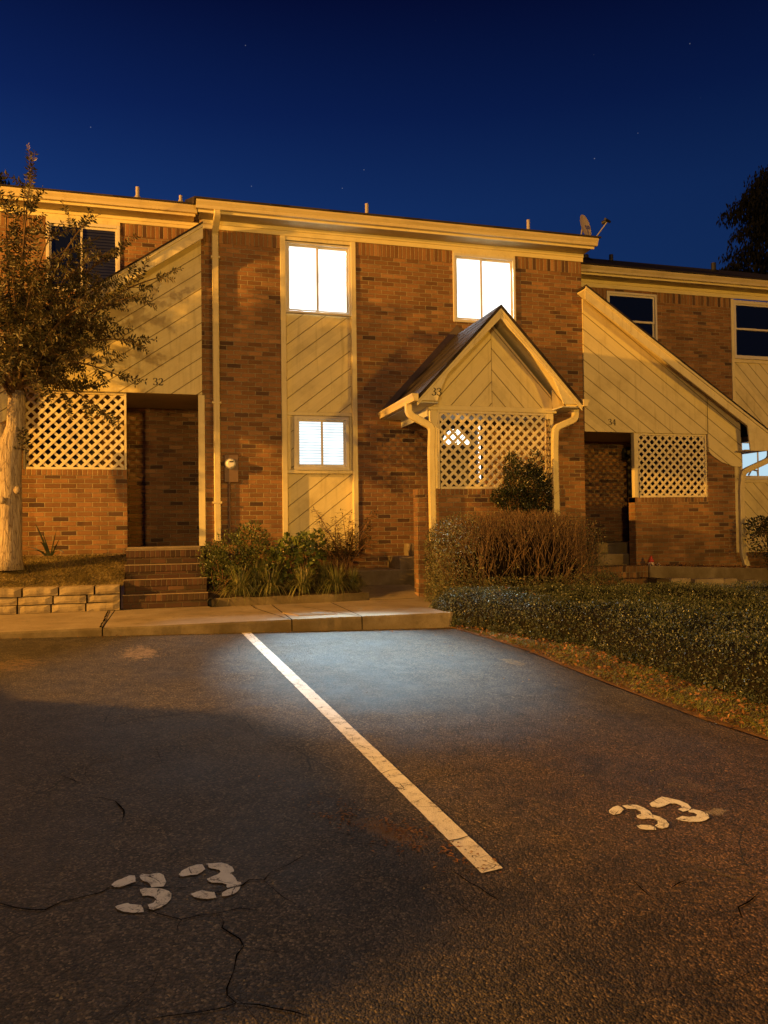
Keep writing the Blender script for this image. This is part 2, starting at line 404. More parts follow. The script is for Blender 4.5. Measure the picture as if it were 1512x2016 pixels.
def concrete_mat(name, base=(.34, .27, .19), moss=.4, sd=1.0):
    M = mat(name); t = NT(M); P = t.obj(); g = t.n('ShaderNodeNewGeometry'); nzz = t.xyz(g.outputs['Normal'])[2]
    n1 = t.noise(P, 1.6, 6, .65); n2 = t.noise(P, 60, 4, .7); n3 = t.noise(P, 9, 5, .7)
    col = t.mix(t.mapr(n1.outputs[0], .35, .7), c4(*base), c4(base[0]*.6, base[1]*.56, base[2]*.5))
    col = t.mix(t.mapr(n2.outputs[0], .45, .75, 0, .5), col, c4(base[0]*.45, base[1]*.42, base[2]*.36))
    col = t.mix(t.mapr(n3.outputs[0], .55, .72, 0, moss), col, c4(.07, .06, .03))
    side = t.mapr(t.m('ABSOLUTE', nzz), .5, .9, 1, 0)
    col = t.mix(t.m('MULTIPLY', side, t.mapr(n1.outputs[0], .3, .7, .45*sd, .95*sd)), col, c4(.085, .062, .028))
    t.out(col, .92, t.bump(t.m('ADD', n2.outputs[0], n3.outputs[0]), .5, .008), .2); return M
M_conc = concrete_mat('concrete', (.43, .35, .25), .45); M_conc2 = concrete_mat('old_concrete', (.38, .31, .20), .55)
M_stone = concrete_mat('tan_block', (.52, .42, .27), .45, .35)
M_soil = concrete_mat('soil', (.075, .05, .03), .5)
def ground_mat(name, c0, c1, c2):
    M = mat(name); t = NT(M); P = t.obj(); n1 = t.noise(P, 22, 6, .75); n2 = t.noise(P, 3, 3)
    f = t.m('ADD', t.m('MULTIPLY', n1.outputs[0], .7), t.m('MULTIPLY', n2.outputs[0], .3))
    t.out(t.ramp(f, [(.35, c0), (.5, c1), (.65, c2)]), .95, t.bump(n1.outputs[0], .9, .02), .15); return M
M_turf = ground_mat('turf_soil', (.13, .10, .045), (.27, .20, .09), (.42, .31, .15))
M_litter = ground_mat('leaf_mould', (.06, .032, .014), (.13, .07, .028), (.22, .12, .045))
M_crack = plain('crack_shadow', (.006, .005, .004), 1, .0)
M_seam = plain('worn_seam', (.13, .105, .08), .9, .2)
def road_paint(name='road_paint'):
    M = mat(name); t = NT(M); P = t.obj(); X, Y, Z = t.xyz(P)
    n1 = t.noise(P, 120, 4, .75); n2 = t.noise(P, 11, 6, .7); v = t.voro(t.mix(.06, P, t.noise(P, 7, 3).outputs['Color']), 8.5, 'DISTANCE_TO_EDGE')
    base = t.mix(t.mapr(n2.outputs[0], .35, .7, 0, .6), c4(.88, .83, .74), c4(.60, .53, .44))
    worn = t.mapr(t.m('ADD', t.m('MULTIPLY', n1.outputs[0], .55), t.m('MULTIPLY', n2.outputs[0], .45)), .53, .60, 0, .75)
    base = t.mix(worn, base, c4(.14, .115, .09))
    crk = t.mapr(v.outputs['Distance'], .004, .018, 1, 0)
    base = t.mix(t.m('MULTIPLY', crk, t.mapr(n2.outputs[0], .46, .54)), base, c4(.02, .016, .012))
    t.out(base, .8, t.bump(t.m('ADD', n1.outputs[0], n2.outputs[0]), .6, .005), .3); return M
M_paint = road_paint()
M_bark = bark_mat('crepe_myrtle_bark', (.15, .105, .07), (.44, .36, .26), 30, .12, .04)
M_twig = bark_mat('twig_bark', (.10, .05, .025), (.24, .13, .065), 40, .3, .004)
M_twig2 = bark_mat('bare_twig_bark', (.06, .036, .02), (.20, .125, .068), 30, .3, .004)
M_darkbark = bark_mat('dark_bark', (.012, .010, .008), (.035, .028, .02), 8)
M_lf_tree = leaf_mat('crepe_myrtle_leaf', [(.022, .022, .008), (.055, .050, .018), (.095, .075, .030), (.034, .034, .012), (.13, .095, .04)], .5, .4)
M_lf_shrub = leaf_mat('shrub_leaf', [(.04, .055, .014), (.09, .11, .025), (.14, .15, .035), (.06, .075, .02)], .45, .45)
M_lf_broad = leaf_mat('broad_leaf', [(.07, .10, .02), (.13, .16, .035), (.18, .19, .05)], .45, .4)
M_lf_nandina = leaf_mat('narrow_leaf', [(.05, .035, .018), (.09, .07, .025), (.07, .08, .028), (.14, .07, .03)], .45, .4)
M_lf_lir = leaf_mat('strap_leaf', [(.06, .075, .02), (.16, .17, .05), (.27, .24, .09), (.10, .12, .035), (.34, .27, .12)], .42, .5)
M_lf_hedge = leaf_mat('hedge_leaf', [(.018, .026, .012), (.05, .065, .026), (.10, .11, .05), (.03, .04, .018), (.17, .16, .10)], .38, .55)
M_lf_twigbush = leaf_mat('twig_bush_leaf', [(.05, .065, .028), (.13, .13, .055), (.20, .18, .08), (.09, .10, .042), (.28, .21, .11)], .5, .4)
M_lf_climb = leaf_mat('evergreen_leaf', [(.010, .016, .006), (.025, .035, .012), (.05, .055, .02), (.016, .022, .008)], .3, .55)
M_lf_far = leaf_mat('far_leaf', [(.004, .005, .003), (.009, .010, .005)], .8, .1, 0)
M_grass = leaf_mat('grass_blade', [(.14, .12, .04), (.34, .27, .10), (.52, .40, .17), (.22, .19, .07), (.6, .47, .23)], .6, .25)
M_grass2 = leaf_mat('strip_grass_blade', [(.14, .17, .03), (.28, .28, .06), (.38, .30, .09), (.18, .22, .04)], .6, .25)
M_dry = leaf_mat('dry_leaf', [(.16, .07, .025), (.28, .12, .04), (.36, .19, .07), (.10, .045, .02)], .7, .2)
M_petal = leaf_mat('pale_leaf_tip', [(.30, .32, .30), (.22, .25, .22), (.4, .4, .42)], .4, .5, 0)

# ------------------------------------------------------------------ camera, world, lamps
cam = bpy.data.cameras.new('camera'); co = bpy.data.objects.new('camera', cam); COL.objects.link(co)
yaw, pitch, roll = radians(15.4635), radians(1.19836), radians(-.74788)
F_ = Vector((sin(yaw)*cos(pitch), cos(yaw)*cos(pitch), sin(pitch))); R_ = Vector((cos(yaw), -sin(yaw), 0)); U_ = R_.cross(F_)
R2 = R_*cos(roll) + U_*sin(roll); U2 = U_*cos(roll) - R_*sin(roll)
co.matrix_world = Matrix(((R2.x, U2.x, -F_.x, 0), (R2.y, U2.y, -F_.y, -D), (R2.z, U2.z, -F_.z, 1.5), (0, 0, 0, 1)))
cam.sensor_fit = 'VERTICAL'; cam.sensor_height = 36; cam.lens = 36*1514/2016; cam.clip_end = 2000; cam.clip_start = .05
scene.camera = co
scene.view_settings.view_transform = 'Standard'; scene.view_settings.look = 'None'; scene.view_settings.exposure = 0

w = bpy.data.worlds.new('World'); scene.world = w; w.use_nodes = True
class WT(NT):
    def __init__(s, wd): s.t = wd.node_tree; s.t.nodes.clear()
t = WT(w); gv = t.n('ShaderNodeTexCoord').outputs['Generated']; X, Y, Z = t.xyz(gv)
sky = t.ramp(Z, [(0, (.012, .050, .19)), (.24, (.0105, .045, .18)), (.38, (.0075, .032, .145)), (.475, (.0036, .0145, .088)), (.58, (.0014, .0040, .034)), (1, (.0006, .001, .010))])
az = t.mapr(X, -.35, .75, 1.12, .50); sky = t.mix(1.0, sky, t.comb(az, az, az), 'MULTIPLY')
vo = t.voro(gv, 85); st = t.m('MULTIPLY', t.mapr(vo.outputs['Distance'], .035, .060, 1, 0), t.mapr(t.xyz(vo.outputs['Color'])[0], .93, 1, 0, .16))
sky = t.mix(1.0, sky, t.comb(st, st, st), 'ADD')
bg = t.n('ShaderNodeBackground'); t.lk(sky, bg.inputs[0]); bg.inputs[1].default_value = 1.0
wo = t.n('ShaderNodeOutputWorld'); t.lk(bg.outputs[0], wo.inputs[0])

def lamp(name, loc, power, col, radius):
    l = bpy.data.lights.new(name, 'POINT'); l.energy = power; l.color = col; l.shadow_soft_size = radius
    o = bpy.data.objects.new(name, l); COL.objects.link(o); o.location = loc; return o
SOD = (1.0, .47, .085)
lamp('street_lamp_light_west', (-20.0, -6.6, 6.6), 47000, (1.0, .45, .06), .20)
lamp('street_lamp_light_east', (13.5, -24.0, 4.6), 8800, (1.0, .50, .04), .45)
lamp('street_lamp_light_rear', (-3.5, -21.0, 3.5), 4300, (1.0, .58, .16), .30)

# ------------------------------------------------------------------ setting
g = MB(); g.quad((-400, -400, -2.2), (400, -400, -2.2), (400, 400, -2.2), (-400, 400, -2.2)); struct('ground', g, M_turf)
EDGE = [(3.13, -3.30), (3.30, -4.0), (3.42, -4.7), (3.47, -6.2), (3.55, -7.05), (3.68, -7.8), (4.0, -10), (4.5, -13), (6, -20), (12, -40)]
lot = MB(); pts = [(-40, -3.3)] + EDGE + [(-40, -40)]
nx_ = []
for i in range(len(EDGE)-1):
    a, b = EDGE[i], EDGE[i+1]
    lot.poly([(-40, a[1], lotz(-40, a[1])), (-40, b[1], lotz(-40, b[1])), (b[0], b[1], lotz(*b)), (a[0], a[1], lotz(*a))])
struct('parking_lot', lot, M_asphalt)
def edge_x(y):
    for (x0, y0), (x1, y1) in zip(EDGE, EDGE[1:]):
        if y1 <= y <= y0: return x0 + (x1-x0)*(y0-y)/(y0-y1)
    return 3.13 if y > -3.3 else 12
def tz(x, y):
    k = min(1, max(0, (x - edge_x(y))/1.2)); return lotz(x, y) + .012 + .05*k + (.03*nz(x, y, 0, 1.7)+.012*nz(x, y, 3, 6))*k
ter = MB(); ys = [1.6, .8, 0, -.8, -1.6, -2.4, -3.3] + [-3.3-.3*i for i in range(1, 40)] + [-18, -22, -30, -40]
nxn = 60; rows_ = []
for y in ys:
    row = []
    for i in range(nxn):
        k = (i/(nxn-1))**1.8; x = edge_x(y) + k*(30-edge_x(y)) + (.025*nz(y*3.1, 2.2) if i == 0 and y < -3.4 else 0)
        row.append((x, y, lotz(x, y)+.006 if i == 0 else tz(x, y)))
    rows_.append(row)
vs = [p for r in rows_ for p in r]
ter.add(vs, [(j*nxn+i, (j+1)*nxn+i, (j+1)*nxn+i+1, j*nxn+i+1) for j in range(len(ys)-1) for i in range(nxn-1)])
struct('verge_ground', ter, M_litter, smooth=True)

# sidewalk slabs with a kerb face
sw = MB(); xs = [-8, -3.9, -.70, 1.28, 2.08, 3.24]
for a, b in zip(xs, xs[1:]):
    g_ = .006; n = 10; fr = []
    for i in range(n+1):
        x = a+g_ + (b-a-2*g_)*i/n; fr.append((x, -3.3+.012*nz(x, 0, 0, 3.1)+.006*nz(x, 5, 0, 11)))
    zt = .50 + .004*nz(a, 9); back = [(p[0] + (.6*(p[0]-2.08)/1.16 if a > 2 else 0), -1.25) for p in fr]
    for i in range(n):
        p, q, r_, s_ = fr[i], fr[i+1], back[i+1], back[i]
        sw.quad((*p, zt), (*q, zt), (*r_, zt), (*s_, zt))
        sw.quad((p[0], p[1]-.012, zt-.02), (q[0], q[1]-.012, zt-.02), (*q, zt), (*p, zt))
        sw.quad((p[0], p[1]-.018, lotz(*p)-.06), (q[0], q[1]-.018, lotz(*q)-.06), (q[0], q[1]-.012, zt-.02), (p[0], p[1]-.012, zt-.02))
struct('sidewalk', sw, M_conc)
jt = MB()
jt.box(-8, 3.15, -3.28, -1.25, .2, .485)
for x0, y0, x1, y1, wd in [(-.72, -3.31, -.78, -1.3, .017), (1.25, -3.31, 1.02, -2.0, .012), (2.05, -3.3, 1.62, -2.0, .012), (1.02, -2.0, 1.0, -1.3, .012)]:
    n = 14
    for i in range(n):
        k0, k1 = i/n, (i+1)/n; a = (x0+(x1-x0)*k0+.012*nz(k0*9, x0), y0+(y1-y0)*k0); b = (x0+(x1-x0)*k1+.012*nz(k1*9, x0), y0+(y1-y0)*k1)
        wa = wd*(.5+.4*nz(k0*20, x0, 2)); jt.quad((a[0]-wa, a[1], .5065), (a[0]+wa, a[1], .5065), (b[0]+wa, b[1], .5065), (b[0]-wa, b[1], .5065))
struct('sidewalk_joints', jt, M_crack)
wk = MB(); wk.prism_z([(2.66, -1.45), (3.75, -1.45), (3.42, -.70), (2.62, -.70)], .2, lambda x, y: .507 + (y+1.45)*.20)
struct('entrance_path', wk, M_conc2)

# asphalt cracks
DIG = {}
def ribbon(mb, pts, wd, dz, taper=True, jit=.35, sub=.05):
    P = []
    for a, b in zip(pts, pts[1:]):
        L = sqrt((b[0]-a[0])**2+(b[1]-a[1])**2); n = max(1, int(L/sub))
        for i in range(n): P.append((a[0]+(b[0]-a[0])*i/n, a[1]+(b[1]-a[1])*i/n))
    P.append(pts[-1]); N = len(P); Q = []
    for i, p in enumerate(P):
        a = P[max(0, i-1)]; b = P[min(N-1, i+1)]; dx, dy = b[0]-a[0], b[1]-a[1]; l = sqrt(dx*dx+dy*dy) or 1
        j = jit*wd*(1.6*nz(p[0], p[1], 1, 23)+ 1.2*nz(p[0], p[1], 4, 60)); c = (p[0]-dy/l*j*2, p[1]+dx/l*j*2)
        k = 1 if not taper else min(1, .35+3*min(i, N-1-i)/N)
        hw = wd*.5*k*(.75+.9*nz(p[0], p[1], 7, 31)); Q.append(((c[0]-dy/l*hw, c[1]+dx/l*hw), (c[0]+dy/l*hw, c[1]-dx/l*hw)))
    for (a, b), (c, d) in zip(Q, Q[1:]):
        mb.quad(*[(q[0], q[1], lotz(*q)+dz) for q in (a, c, d, b)])
DIGITS={
 'a': [[(-0.229, -8.7), (-0.22, -8.675), (-0.198, -8.66), (-0.17, -8.64), (-0.149, -8.641), (-0.143, -8.664), (-0.143, -8.694), (-0.166, -8.707), (-0.195, -8.724), (-0.217, -8.719)], [(-0.129, -8.651), (-0.121, -8.634), (-0.098, -8.648), (-0.079, -8.644), (-0.055, -8.644), (-0.039, -8.664), (-0.033, -8.698), (-0.029, -8.726), (-0.038, -8.756), (-0.066, -8.753), (-0.084, -8.751), (-0.089, -8.724), (-0.098, -8.707), (-0.115, -8.695), (-0.125, -8.674)], [(-0.124, -8.759), (-0.108, -8.751), (-0.077, -8.758), (-0.044, -8.771), (-0.018, -8.795), (-0.009, -8.816), (-0.011, -8.852), (-0.025, -8.885), (-0.046, -8.905), (-0.073, -8.919), (-0.086, -8.906), (-0.092, -8.877), (-0.071, -8.867), (-0.064, -8.844), (-0.074, -8.823), (-0.094, -8.811), (-0.112, -8.808), (-0.119, -8.787)], [(-0.206, -8.864), (-0.183, -8.852), (-0.16, -8.848), (-0.156, -8.858), (-0.138, -8.865), (-0.115, -8.875), (-0.107, -8.901), (-0.104, -8.924), (-0.135, -8.924), (-0.173, -8.908), (-0.195, -8.888)]] ,
 'b': [[(0.019, -8.669), (0.032, -8.642), (0.059, -8.619), (0.087, -8.605), (0.111, -8.607), (0.121, -8.65), (0.109, -8.668), (0.089, -8.69), (0.062, -8.687), (0.035, -8.693), (0.022, -8.686)], [(0.127, -8.604), (0.155, -8.608), (0.187, -8.61), (0.209, -8.629), (0.227, -8.657), (0.231, -8.692), (0.219, -8.714), (0.232, -8.75), (0.235, -8.779), (0.25, -8.786), (0.248, -8.81), (0.215, -8.814), (0.194, -8.821), (0.194, -8.793), (0.176, -8.775), (0.143, -8.767), (0.128, -8.754), (0.123, -8.731), (0.145, -8.718), (0.165, -8.706), (0.178, -8.688), (0.175, -8.671), (0.16, -8.659), (0.143, -8.652), (0.133, -8.636)], [(0.172, -8.854), (0.195, -8.832), (0.226, -8.82), (0.245, -8.821), (0.237, -8.846), (0.219, -8.868), (0.192, -8.879), (0.172, -8.878)], [(0.06, -8.835), (0.081, -8.823), (0.103, -8.817), (0.125, -8.833), (0.146, -8.84), (0.151, -8.882), (0.118, -8.886), (0.093, -8.875), (0.072, -8.86)]] ,
 'c': [[(2.039, -8.484), (2.081, -8.45), (2.119, -8.439), (2.125, -8.465), (2.118, -8.489), (2.074, -8.528), (2.034, -8.534), (2.028, -8.508)], [(2.139, -8.443), (2.174, -8.438), (2.217, -8.45), (2.231, -8.488), (2.235, -8.533), (2.221, -8.572), (2.243, -8.601), (2.246, -8.643), (2.233, -8.686), (2.206, -8.714), (2.17, -8.72), (2.158, -8.706), (2.157, -8.684), (2.184, -8.669), (2.201, -8.644), (2.198, -8.617), (2.173, -8.607), (2.139, -8.608), (2.128, -8.588), (2.139, -8.566), (2.174, -8.552), (2.187, -8.528), (2.181, -8.496), (2.14, -8.481)], [(2.071, -8.667), (2.097, -8.662), (2.136, -8.676), (2.149, -8.695), (2.138, -8.726), (2.096, -8.719), (2.068, -8.697)]] ,
 'd': [[(2.289, -8.45), (2.331, -8.427), (2.371, -8.402), (2.408, -8.384), (2.443, -8.418), (2.467, -8.45), (2.478, -8.498), (2.461, -8.545), (2.425, -8.568), (2.392, -8.573), (2.387, -8.541), (2.419, -8.53), (2.431, -8.507), (2.422, -8.479), (2.393, -8.47), (2.342, -8.494), (2.3, -8.504), (2.278, -8.486)], [(2.427, -8.569), (2.464, -8.554), (2.484, -8.581), (2.494, -8.62), (2.474, -8.664), (2.437, -8.685), (2.397, -8.693), (2.348, -8.685), (2.319, -8.665), (2.303, -8.638), (2.353, -8.619), (2.378, -8.631), (2.418, -8.637), (2.437, -8.62), (2.437, -8.598), (2.415, -8.585)]] ,
}
CRACKS=[
 (0.009, [(-0.649, -8.741), (-0.605, -8.757), (-0.551, -8.787), (-0.491, -8.82), (-0.445, -8.83), (-0.399, -8.783), (-0.323, -8.766), (-0.259, -8.747), (-0.232, -8.714), (-0.142, -8.719), (-0.058, -8.749), (0.049, -8.786)] ),
 (0.008, [(-0.106, -8.895), (-0.055, -8.949), (0.023, -9.005), (0.088, -8.992), (0.153, -8.988), (0.228, -8.976), (0.292, -9.008)] ),
 (0.006, [(0.023, -9.005), (0.013, -9.04), (0.012, -9.086)] ),
 (0.009, [(0.092, -8.874), (0.154, -8.842), (0.25, -8.808), (0.284, -8.779), (0.336, -8.784), (0.371, -8.727), (0.445, -8.681), (0.522, -8.624)] ),
 (0.006, [(0.336, -8.784), (0.356, -8.849), (0.393, -8.928), (0.429, -8.997)] ),
 (0.007, [(0.153, -8.99), (0.164, -9.055), (0.158, -9.087), (0.187, -9.133), (0.211, -9.17), (0.221, -9.216), (0.197, -9.258), (0.177, -9.343), (0.153, -9.422), (0.15, -9.456), (0.175, -9.498), (0.141, -9.512), (0.07, -9.513), (-0.023, -9.509), (-0.108, -9.516)] ),
 (0.007, [(0.175, -9.498), (0.236, -9.519), (0.287, -9.552), (0.326, -9.572), (0.365, -9.6)] ),
 (0.004, [(0.221, -9.216), (0.273, -9.246), (0.33, -9.277)] ),
 (0.008, [(-0.565, -7.449), (-0.504, -7.521), (-0.457, -7.588)] ),
 (0.008, [(-0.401, -7.774), (-0.336, -7.805), (-0.27, -7.86), (-0.22, -7.985), (-0.225, -8.107)] ),
 (0.006, [(1.078, -8.87), (1.116, -8.979), (1.171, -9.136)] ),
 (0.007, [(1.758, -9.115), (1.75, -9.198), (1.75, -9.25)] ),
 (0.006, [(1.866, -9.204), (1.924, -9.175), (1.97, -9.163)] ),
 (0.009, [(2.18, -9.318), (2.095, -9.359), (2.027, -9.383), (1.983, -9.448)] ),
]
SEAMS=[
 (0.01, [(-0.864, -7.432), (-0.71, -7.438), (-0.565, -7.449), (-0.422, -7.269), (-0.284, -7.207), (-0.066, -7.149)] ),
 (0.01, [(-0.521, -7.789), (-0.4, -7.781)] ),
 (0.008, [(-0.263, -7.775), (-0.111, -7.755), (0.047, -7.695)] ),
 (0.012, [(2.084, -9.063), (2.136, -9.145), (2.205, -9.217), (2.255, -9.304)] ),
 (0.01, [(1.993, -9.504), (1.991, -9.572)] ),
]
cr = MB()
for wd, pl in CRACKS: ribbon(cr, pl, wd*.95, .0035)
for k in range(90):
    x = rng(-1.6, 3.2); y = rng(-10.2, -4); a = rng(0, 6.28); pl = [(x, y)]
    for q in range(random.randint(3, 9)): a += rng(-.7, .7); x += .09*cos(a); y += .09*sin(a); pl.append((x, y))
    ribbon(cr, pl, rng(.0012, .0022), .003)
struct('asphalt_cracks', cr, M_crack)
sm = MB()
for wd, pl in SEAMS: ribbon(sm, pl, wd*.7, .002, jit=.5)
struct('asphalt_seams', sm, M_seam)

# painted marks
ln = MB(); A0, A1, B0, B1 = (.727, -3.34), (.831, -3.34), (1.189, -8.928), (1.291, -8.908); n = 150
for i in range(n):
    def pt(k, side):
        a, b = ((A0, B0), (A1, B1))[side]; x = a[0]+(b[0]-a[0])*k; y = a[1]+(b[1]-a[1])*k
        x += (.003*nz(y, side*5, 0, 9)+.0035*nz(y, side*5, 0, 41)) * (1 if k < .97 else .4); return (x, y, lotz(x, y)+.004)
    ln.quad(pt(i/n, 0), pt((i+1)/n, 0), pt((i+1)/n, 1), pt(i/n, 1))
o = ln.build('parking_line', M_paint); tag(o, 'long white painted line between the two parking bays', 'parking line')
lc = MB()
for k in [.12, .2, .27, .33, .41, .46, .55, .60, .66, .71, .745, .79, .83, .88, .945]:
    x = A0[0]+(B0[0]-A0[0])*k; y = A0[1]+(B0[1]-A0[1])*k; ribbon(lc, [(x-.005, y+rng(-.03, .03)), (x+.05, y+rng(-.02, .02)), (x+.108, y+rng(-.03, .03))], .0035 if k not in (.945,) else .009, .0065, False)
struct('line_cracks', lc, M_crack)
def digits(keys, label):
    r = thing('bay_number', label, 'painted number', (DIGITS[keys[0]][0][0][0], DIGITS[keys[0]][0][0][1], lotz(*DIGITS[keys[0]][0][0])), 'bay numbers painted on the asphalt')
    for k in keys:
        m_ = MB()
        for poly in DIGITS[k]:
            P = []
            for a, b in zip(poly, poly[1:]+poly[:1]):
                for i in range(3): q = (a[0]+(b[0]-a[0])*i/3, a[1]+(b[1]-a[1])*i/3); P.append((q[0]+.0022*nz(q[0], q[1], 0, 90), q[1]+.0022*nz(q[0], q[1], 5, 90)))
            m_.poly([(q[0], q[1], lotz(*q)+.0045) for q in P])
        m_.build('numeral', M_paint, r, tri=True)
digits('ab', 'white stencilled 33 left of the long line, crossed by a dark crack')
digits('cd', 'white stencilled 33 right of the long line, near the grassy verge')
# utility cover in the sidewalk
uc = thing('utility_cover', 'square concrete utility cover set in the sidewalk before the path', 'utility cover', (1.55, -2.8, .5))
m_ = MB(); m_.prism_z([(1.40, -3.02), (1.86, -3.02), (1.72, -2.62), (1.27, -2.62)], .49, .509); m_.build('frame', M_mortar, uc)
m_ = MB(); m_.prism_z([(1.412, -3.008), (1.842, -3.008), (1.706, -2.632), (1.29, -2.632)], .50, .513); m_.build('lid', M_conc, uc)
m_ = MB(); m_.prism_z([(1.60, -2.90), (1.73, -2.90), (1.70, -2.82), (1.58, -2.82)], .513, .517); m_.build('reader_cap', M_metalgrey, uc)

# ------------------------------------------------------------------ building helpers
def wall_xz(mb, x0, x1, z0, z1, y0, y1, holes=()):
    xs = sorted({x0, x1} | {h[i] for h in holes for i in (0, 1) if x0 < h[i] < x1}); zs = sorted({z0, z1} | {h[i] for h in holes for i in (2, 3) if z0 < h[i] < z1})
    nx, nz_ = len(xs)-1, len(zs)-1
    def solid(i, j):
        if not (0 <= i < nx and 0 <= j < nz_): return False
        cx, cz = (xs[i]+xs[i+1])/2, (zs[j]+zs[j+1])/2
        return not any(h[0] < cx < h[1] and h[2] < cz < h[3] for h in holes)
    for i in range(nx):
        for j in range(nz_):
            if not solid(i, j): continue
            a, b, c, d = xs[i], xs[i+1], zs[j], zs[j+1]
            mb.quad((a, y0, c), (b, y0, c), (b, y0, d), (a, y0, d)); mb.quad((b, y1, c), (a, y1, c), (a, y1, d), (b, y1, d))
            if not solid(i-1, j): mb.quad((a, y1, c), (a, y0, c), (a, y0, d), (a, y1, d))
            if not solid(i+1, j): mb.quad((b, y0, c), (b, y1, c), (b, y1, d), (b, y0, d))
            if not solid(i, j-1): mb.quad((a, y1, c), (b, y1, c), (b, y0, c), (a, y0, c))
            if not solid(i, j+1): mb.quad((a, y0, d), (b, y0, d), (b, y1, d), (a, y1, d))
    return mb
def frame_rect(mb, x0, x1, z0, z1, w, y0, y1):
    mb.box(x0, x0+w, y0, y1, z0, z1); mb.box(x1-w, x1, y0, y1, z0, z1); mb.box(x0+w, x1-w, y0, y1, z1-w, z1); mb.box(x0+w, x1-w, y0, y1, z0, z0+w); return mb
def window(house, x0, x1, z0, z1, y, panes, kind='slider', mid=None, label=None, casing=.045, fmat=None):
    """y = plane of the outer casing face; panes: materials for (left/top, right/bottom)"""
    fm = fmat or M_frame; m_ = MB(); frame_rect(m_, x0, x1, z0, z1, casing, y, y+.07)
    m_.box(x0-.004, x1+.004, y-.006, y+.0, z0-.008, z0+.022)
    i0, i1, k0, k1 = x0+casing, x1-casing, z0+casing, z1-casing
    fw = m_.build('window', fm, house, label, bevel=.004)
    s = MB()
    if kind == 'slider':
        mx = mid or (i0+i1)/2; halves = [(i0, mx+.024, k0, k1, y+.032), (mx-.024, i1, k0, k1, y+.052)]
    else:
        mz = mid or (k0+k1)/2; halves = [(i0, i1, mz-.015, k1, y+.032), (i0, i1, k0, mz+.015, y+.052)]
    for (a, b, c, d, yy), pm in zip(halves, panes):
        frame_rect(s, a, b, c, d, .034, yy, yy+.018)
        p = MB(); p.quad((a+.034, yy+.009, c+.034), (b-.034, yy+.009, c+.034), (b-.034, yy+.009, d-.034), (a+.034, yy+.009, d-.034)); p.build('pane', pm, fw)
    s.build('sash', fm, fw)
    return fw
def clip_poly(poly, x0, x1, z0, z1):
    def cl(P, f, inter):
        out = []
        for i in range(len(P)):
            a, b = P[i-1], P[i]
            if f(b):
                if not f(a): out.append(inter(a, b))
                out.append(b)
            elif f(a): out.append(inter(a, b))
        return out
    def ix(v): return lambda a, b: (v, a[1]+(b[1]-a[1])*(v-a[0])/(b[0]-a[0]))
    def iz(v): return lambda a, b: (a[0]+(b[0]-a[0])*(v-a[1])/(b[1]-a[1]), v)
    for f, it in ((lambda p: p[0] >= x0, ix(x0)), (lambda p: p[0] <= x1, ix(x1)), (lambda p: p[1] >= z0, iz(z0)), (lambda p: p[1] <= z1, iz(z1))):
        poly = cl(poly, f, it)
        if len(poly) < 3: return None
    return poly
def lattice(house, x0, x1, z0, z1, y, fw, label=None, pitch=.104, sw_=.040, top=True):
    """diagonal slat panel in a frame"""
    fr = MB(); frame_rect(fr, x0, x1, z0, z1, fw, y-.028, y+.03)
    f = fr.build('lattice_panel', M_lattice, house, label, bevel=.004)
    sl = MB(); a0, a1, c0, c1 = x0+fw-.004, x1-fw+.004, z0+fw-.004, z1-fw+.004
    r2 = sqrt(.5)
    for sgn, yy in ((1, y-.010), (-1, y)):
        n = int((a1-a0+c1-c0)*r2/pitch)+4
        for k in range(-n, n+1):
            q = k*pitch + rng(-.002, .002); h = sw_/2
            # line: sgn*(x-a0)*r2*-1 + (z-c0)*r2 = q
            def P(al, off): 
                u = (r2, r2*sgn); v = (-r2*sgn, r2); return (a0+u[0]*al+v[0]*(q+off), c0+u[1]*al+v[1]*(q+off))
            po = clip_poly([P(-4, -h), P(4, -h), P(4, h), P(-4, h)], a0, a1, c0, c1)
            if po:
                area = sum(po[i-1][0]*po[i][1]-po[i][0]*po[i-1][1] for i in range(len(po)))
                if area < 0: po = po[::-1]
                if abs(area) > .0004: sl.prism_y(po, yy-.0045, yy+.0045)
    sl.build('slats', M_lattice, f)
    return f
def eave(house, x0, x1, yw, zt, zb, frieze_x=None):
    """gutter, fascia, soffit and frieze board along a wall whose face is at yw"""
    g = MB(); yo = yw-.44
    g.prism_x([(yo+.10, zt-.012), (yo+.012, zt-.012), (yo+.012, zt), (yo, zt), (yo, zt-.028), (yo+.012, zt-.045), (yo+.03, zt-.072), (yo+.034, zt-.115), (yo+.10, zt-.115)][::-1], x0, x1)
    gm = g.build('gutter', M_gutter, house)
    f = MB(); f.box(x0+.03, x1-.03, yo+.10, yo+.125, zt-.150, zt-.005)
    f.build('fascia', M_trim_h, house)
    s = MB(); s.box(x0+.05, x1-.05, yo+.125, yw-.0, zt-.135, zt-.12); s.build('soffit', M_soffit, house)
    fx0, fx1 = frieze_x or (x0+.09, x1-.09)
    r = MB(); r.box(fx0, fx1, yw-.022, yw+.0, zb, zt-.136); r.box(fx0, fx1, yw-.042, yw-.022, zt-.195, zt-.137); r.build('frieze_board', M_trim_h, house)
def main_roof(house, x0, x1, yw, zt, yr=6.6, sl=.41):
    r = MB(); ye = yw-.46; top = lambda y: zt+.028+sl*(y-ye)
    r.prism_x([(ye, zt+.002), (ye, zt+.028), (yr, top(yr)), (yr+5, top(yr)-2.0), (yr+5, top(yr)-2.1), (yr, top(yr)-.10), (ye+.3, zt+.04)][::-1], x0, x1)
    return r.build('roof', M_shingle, house), top
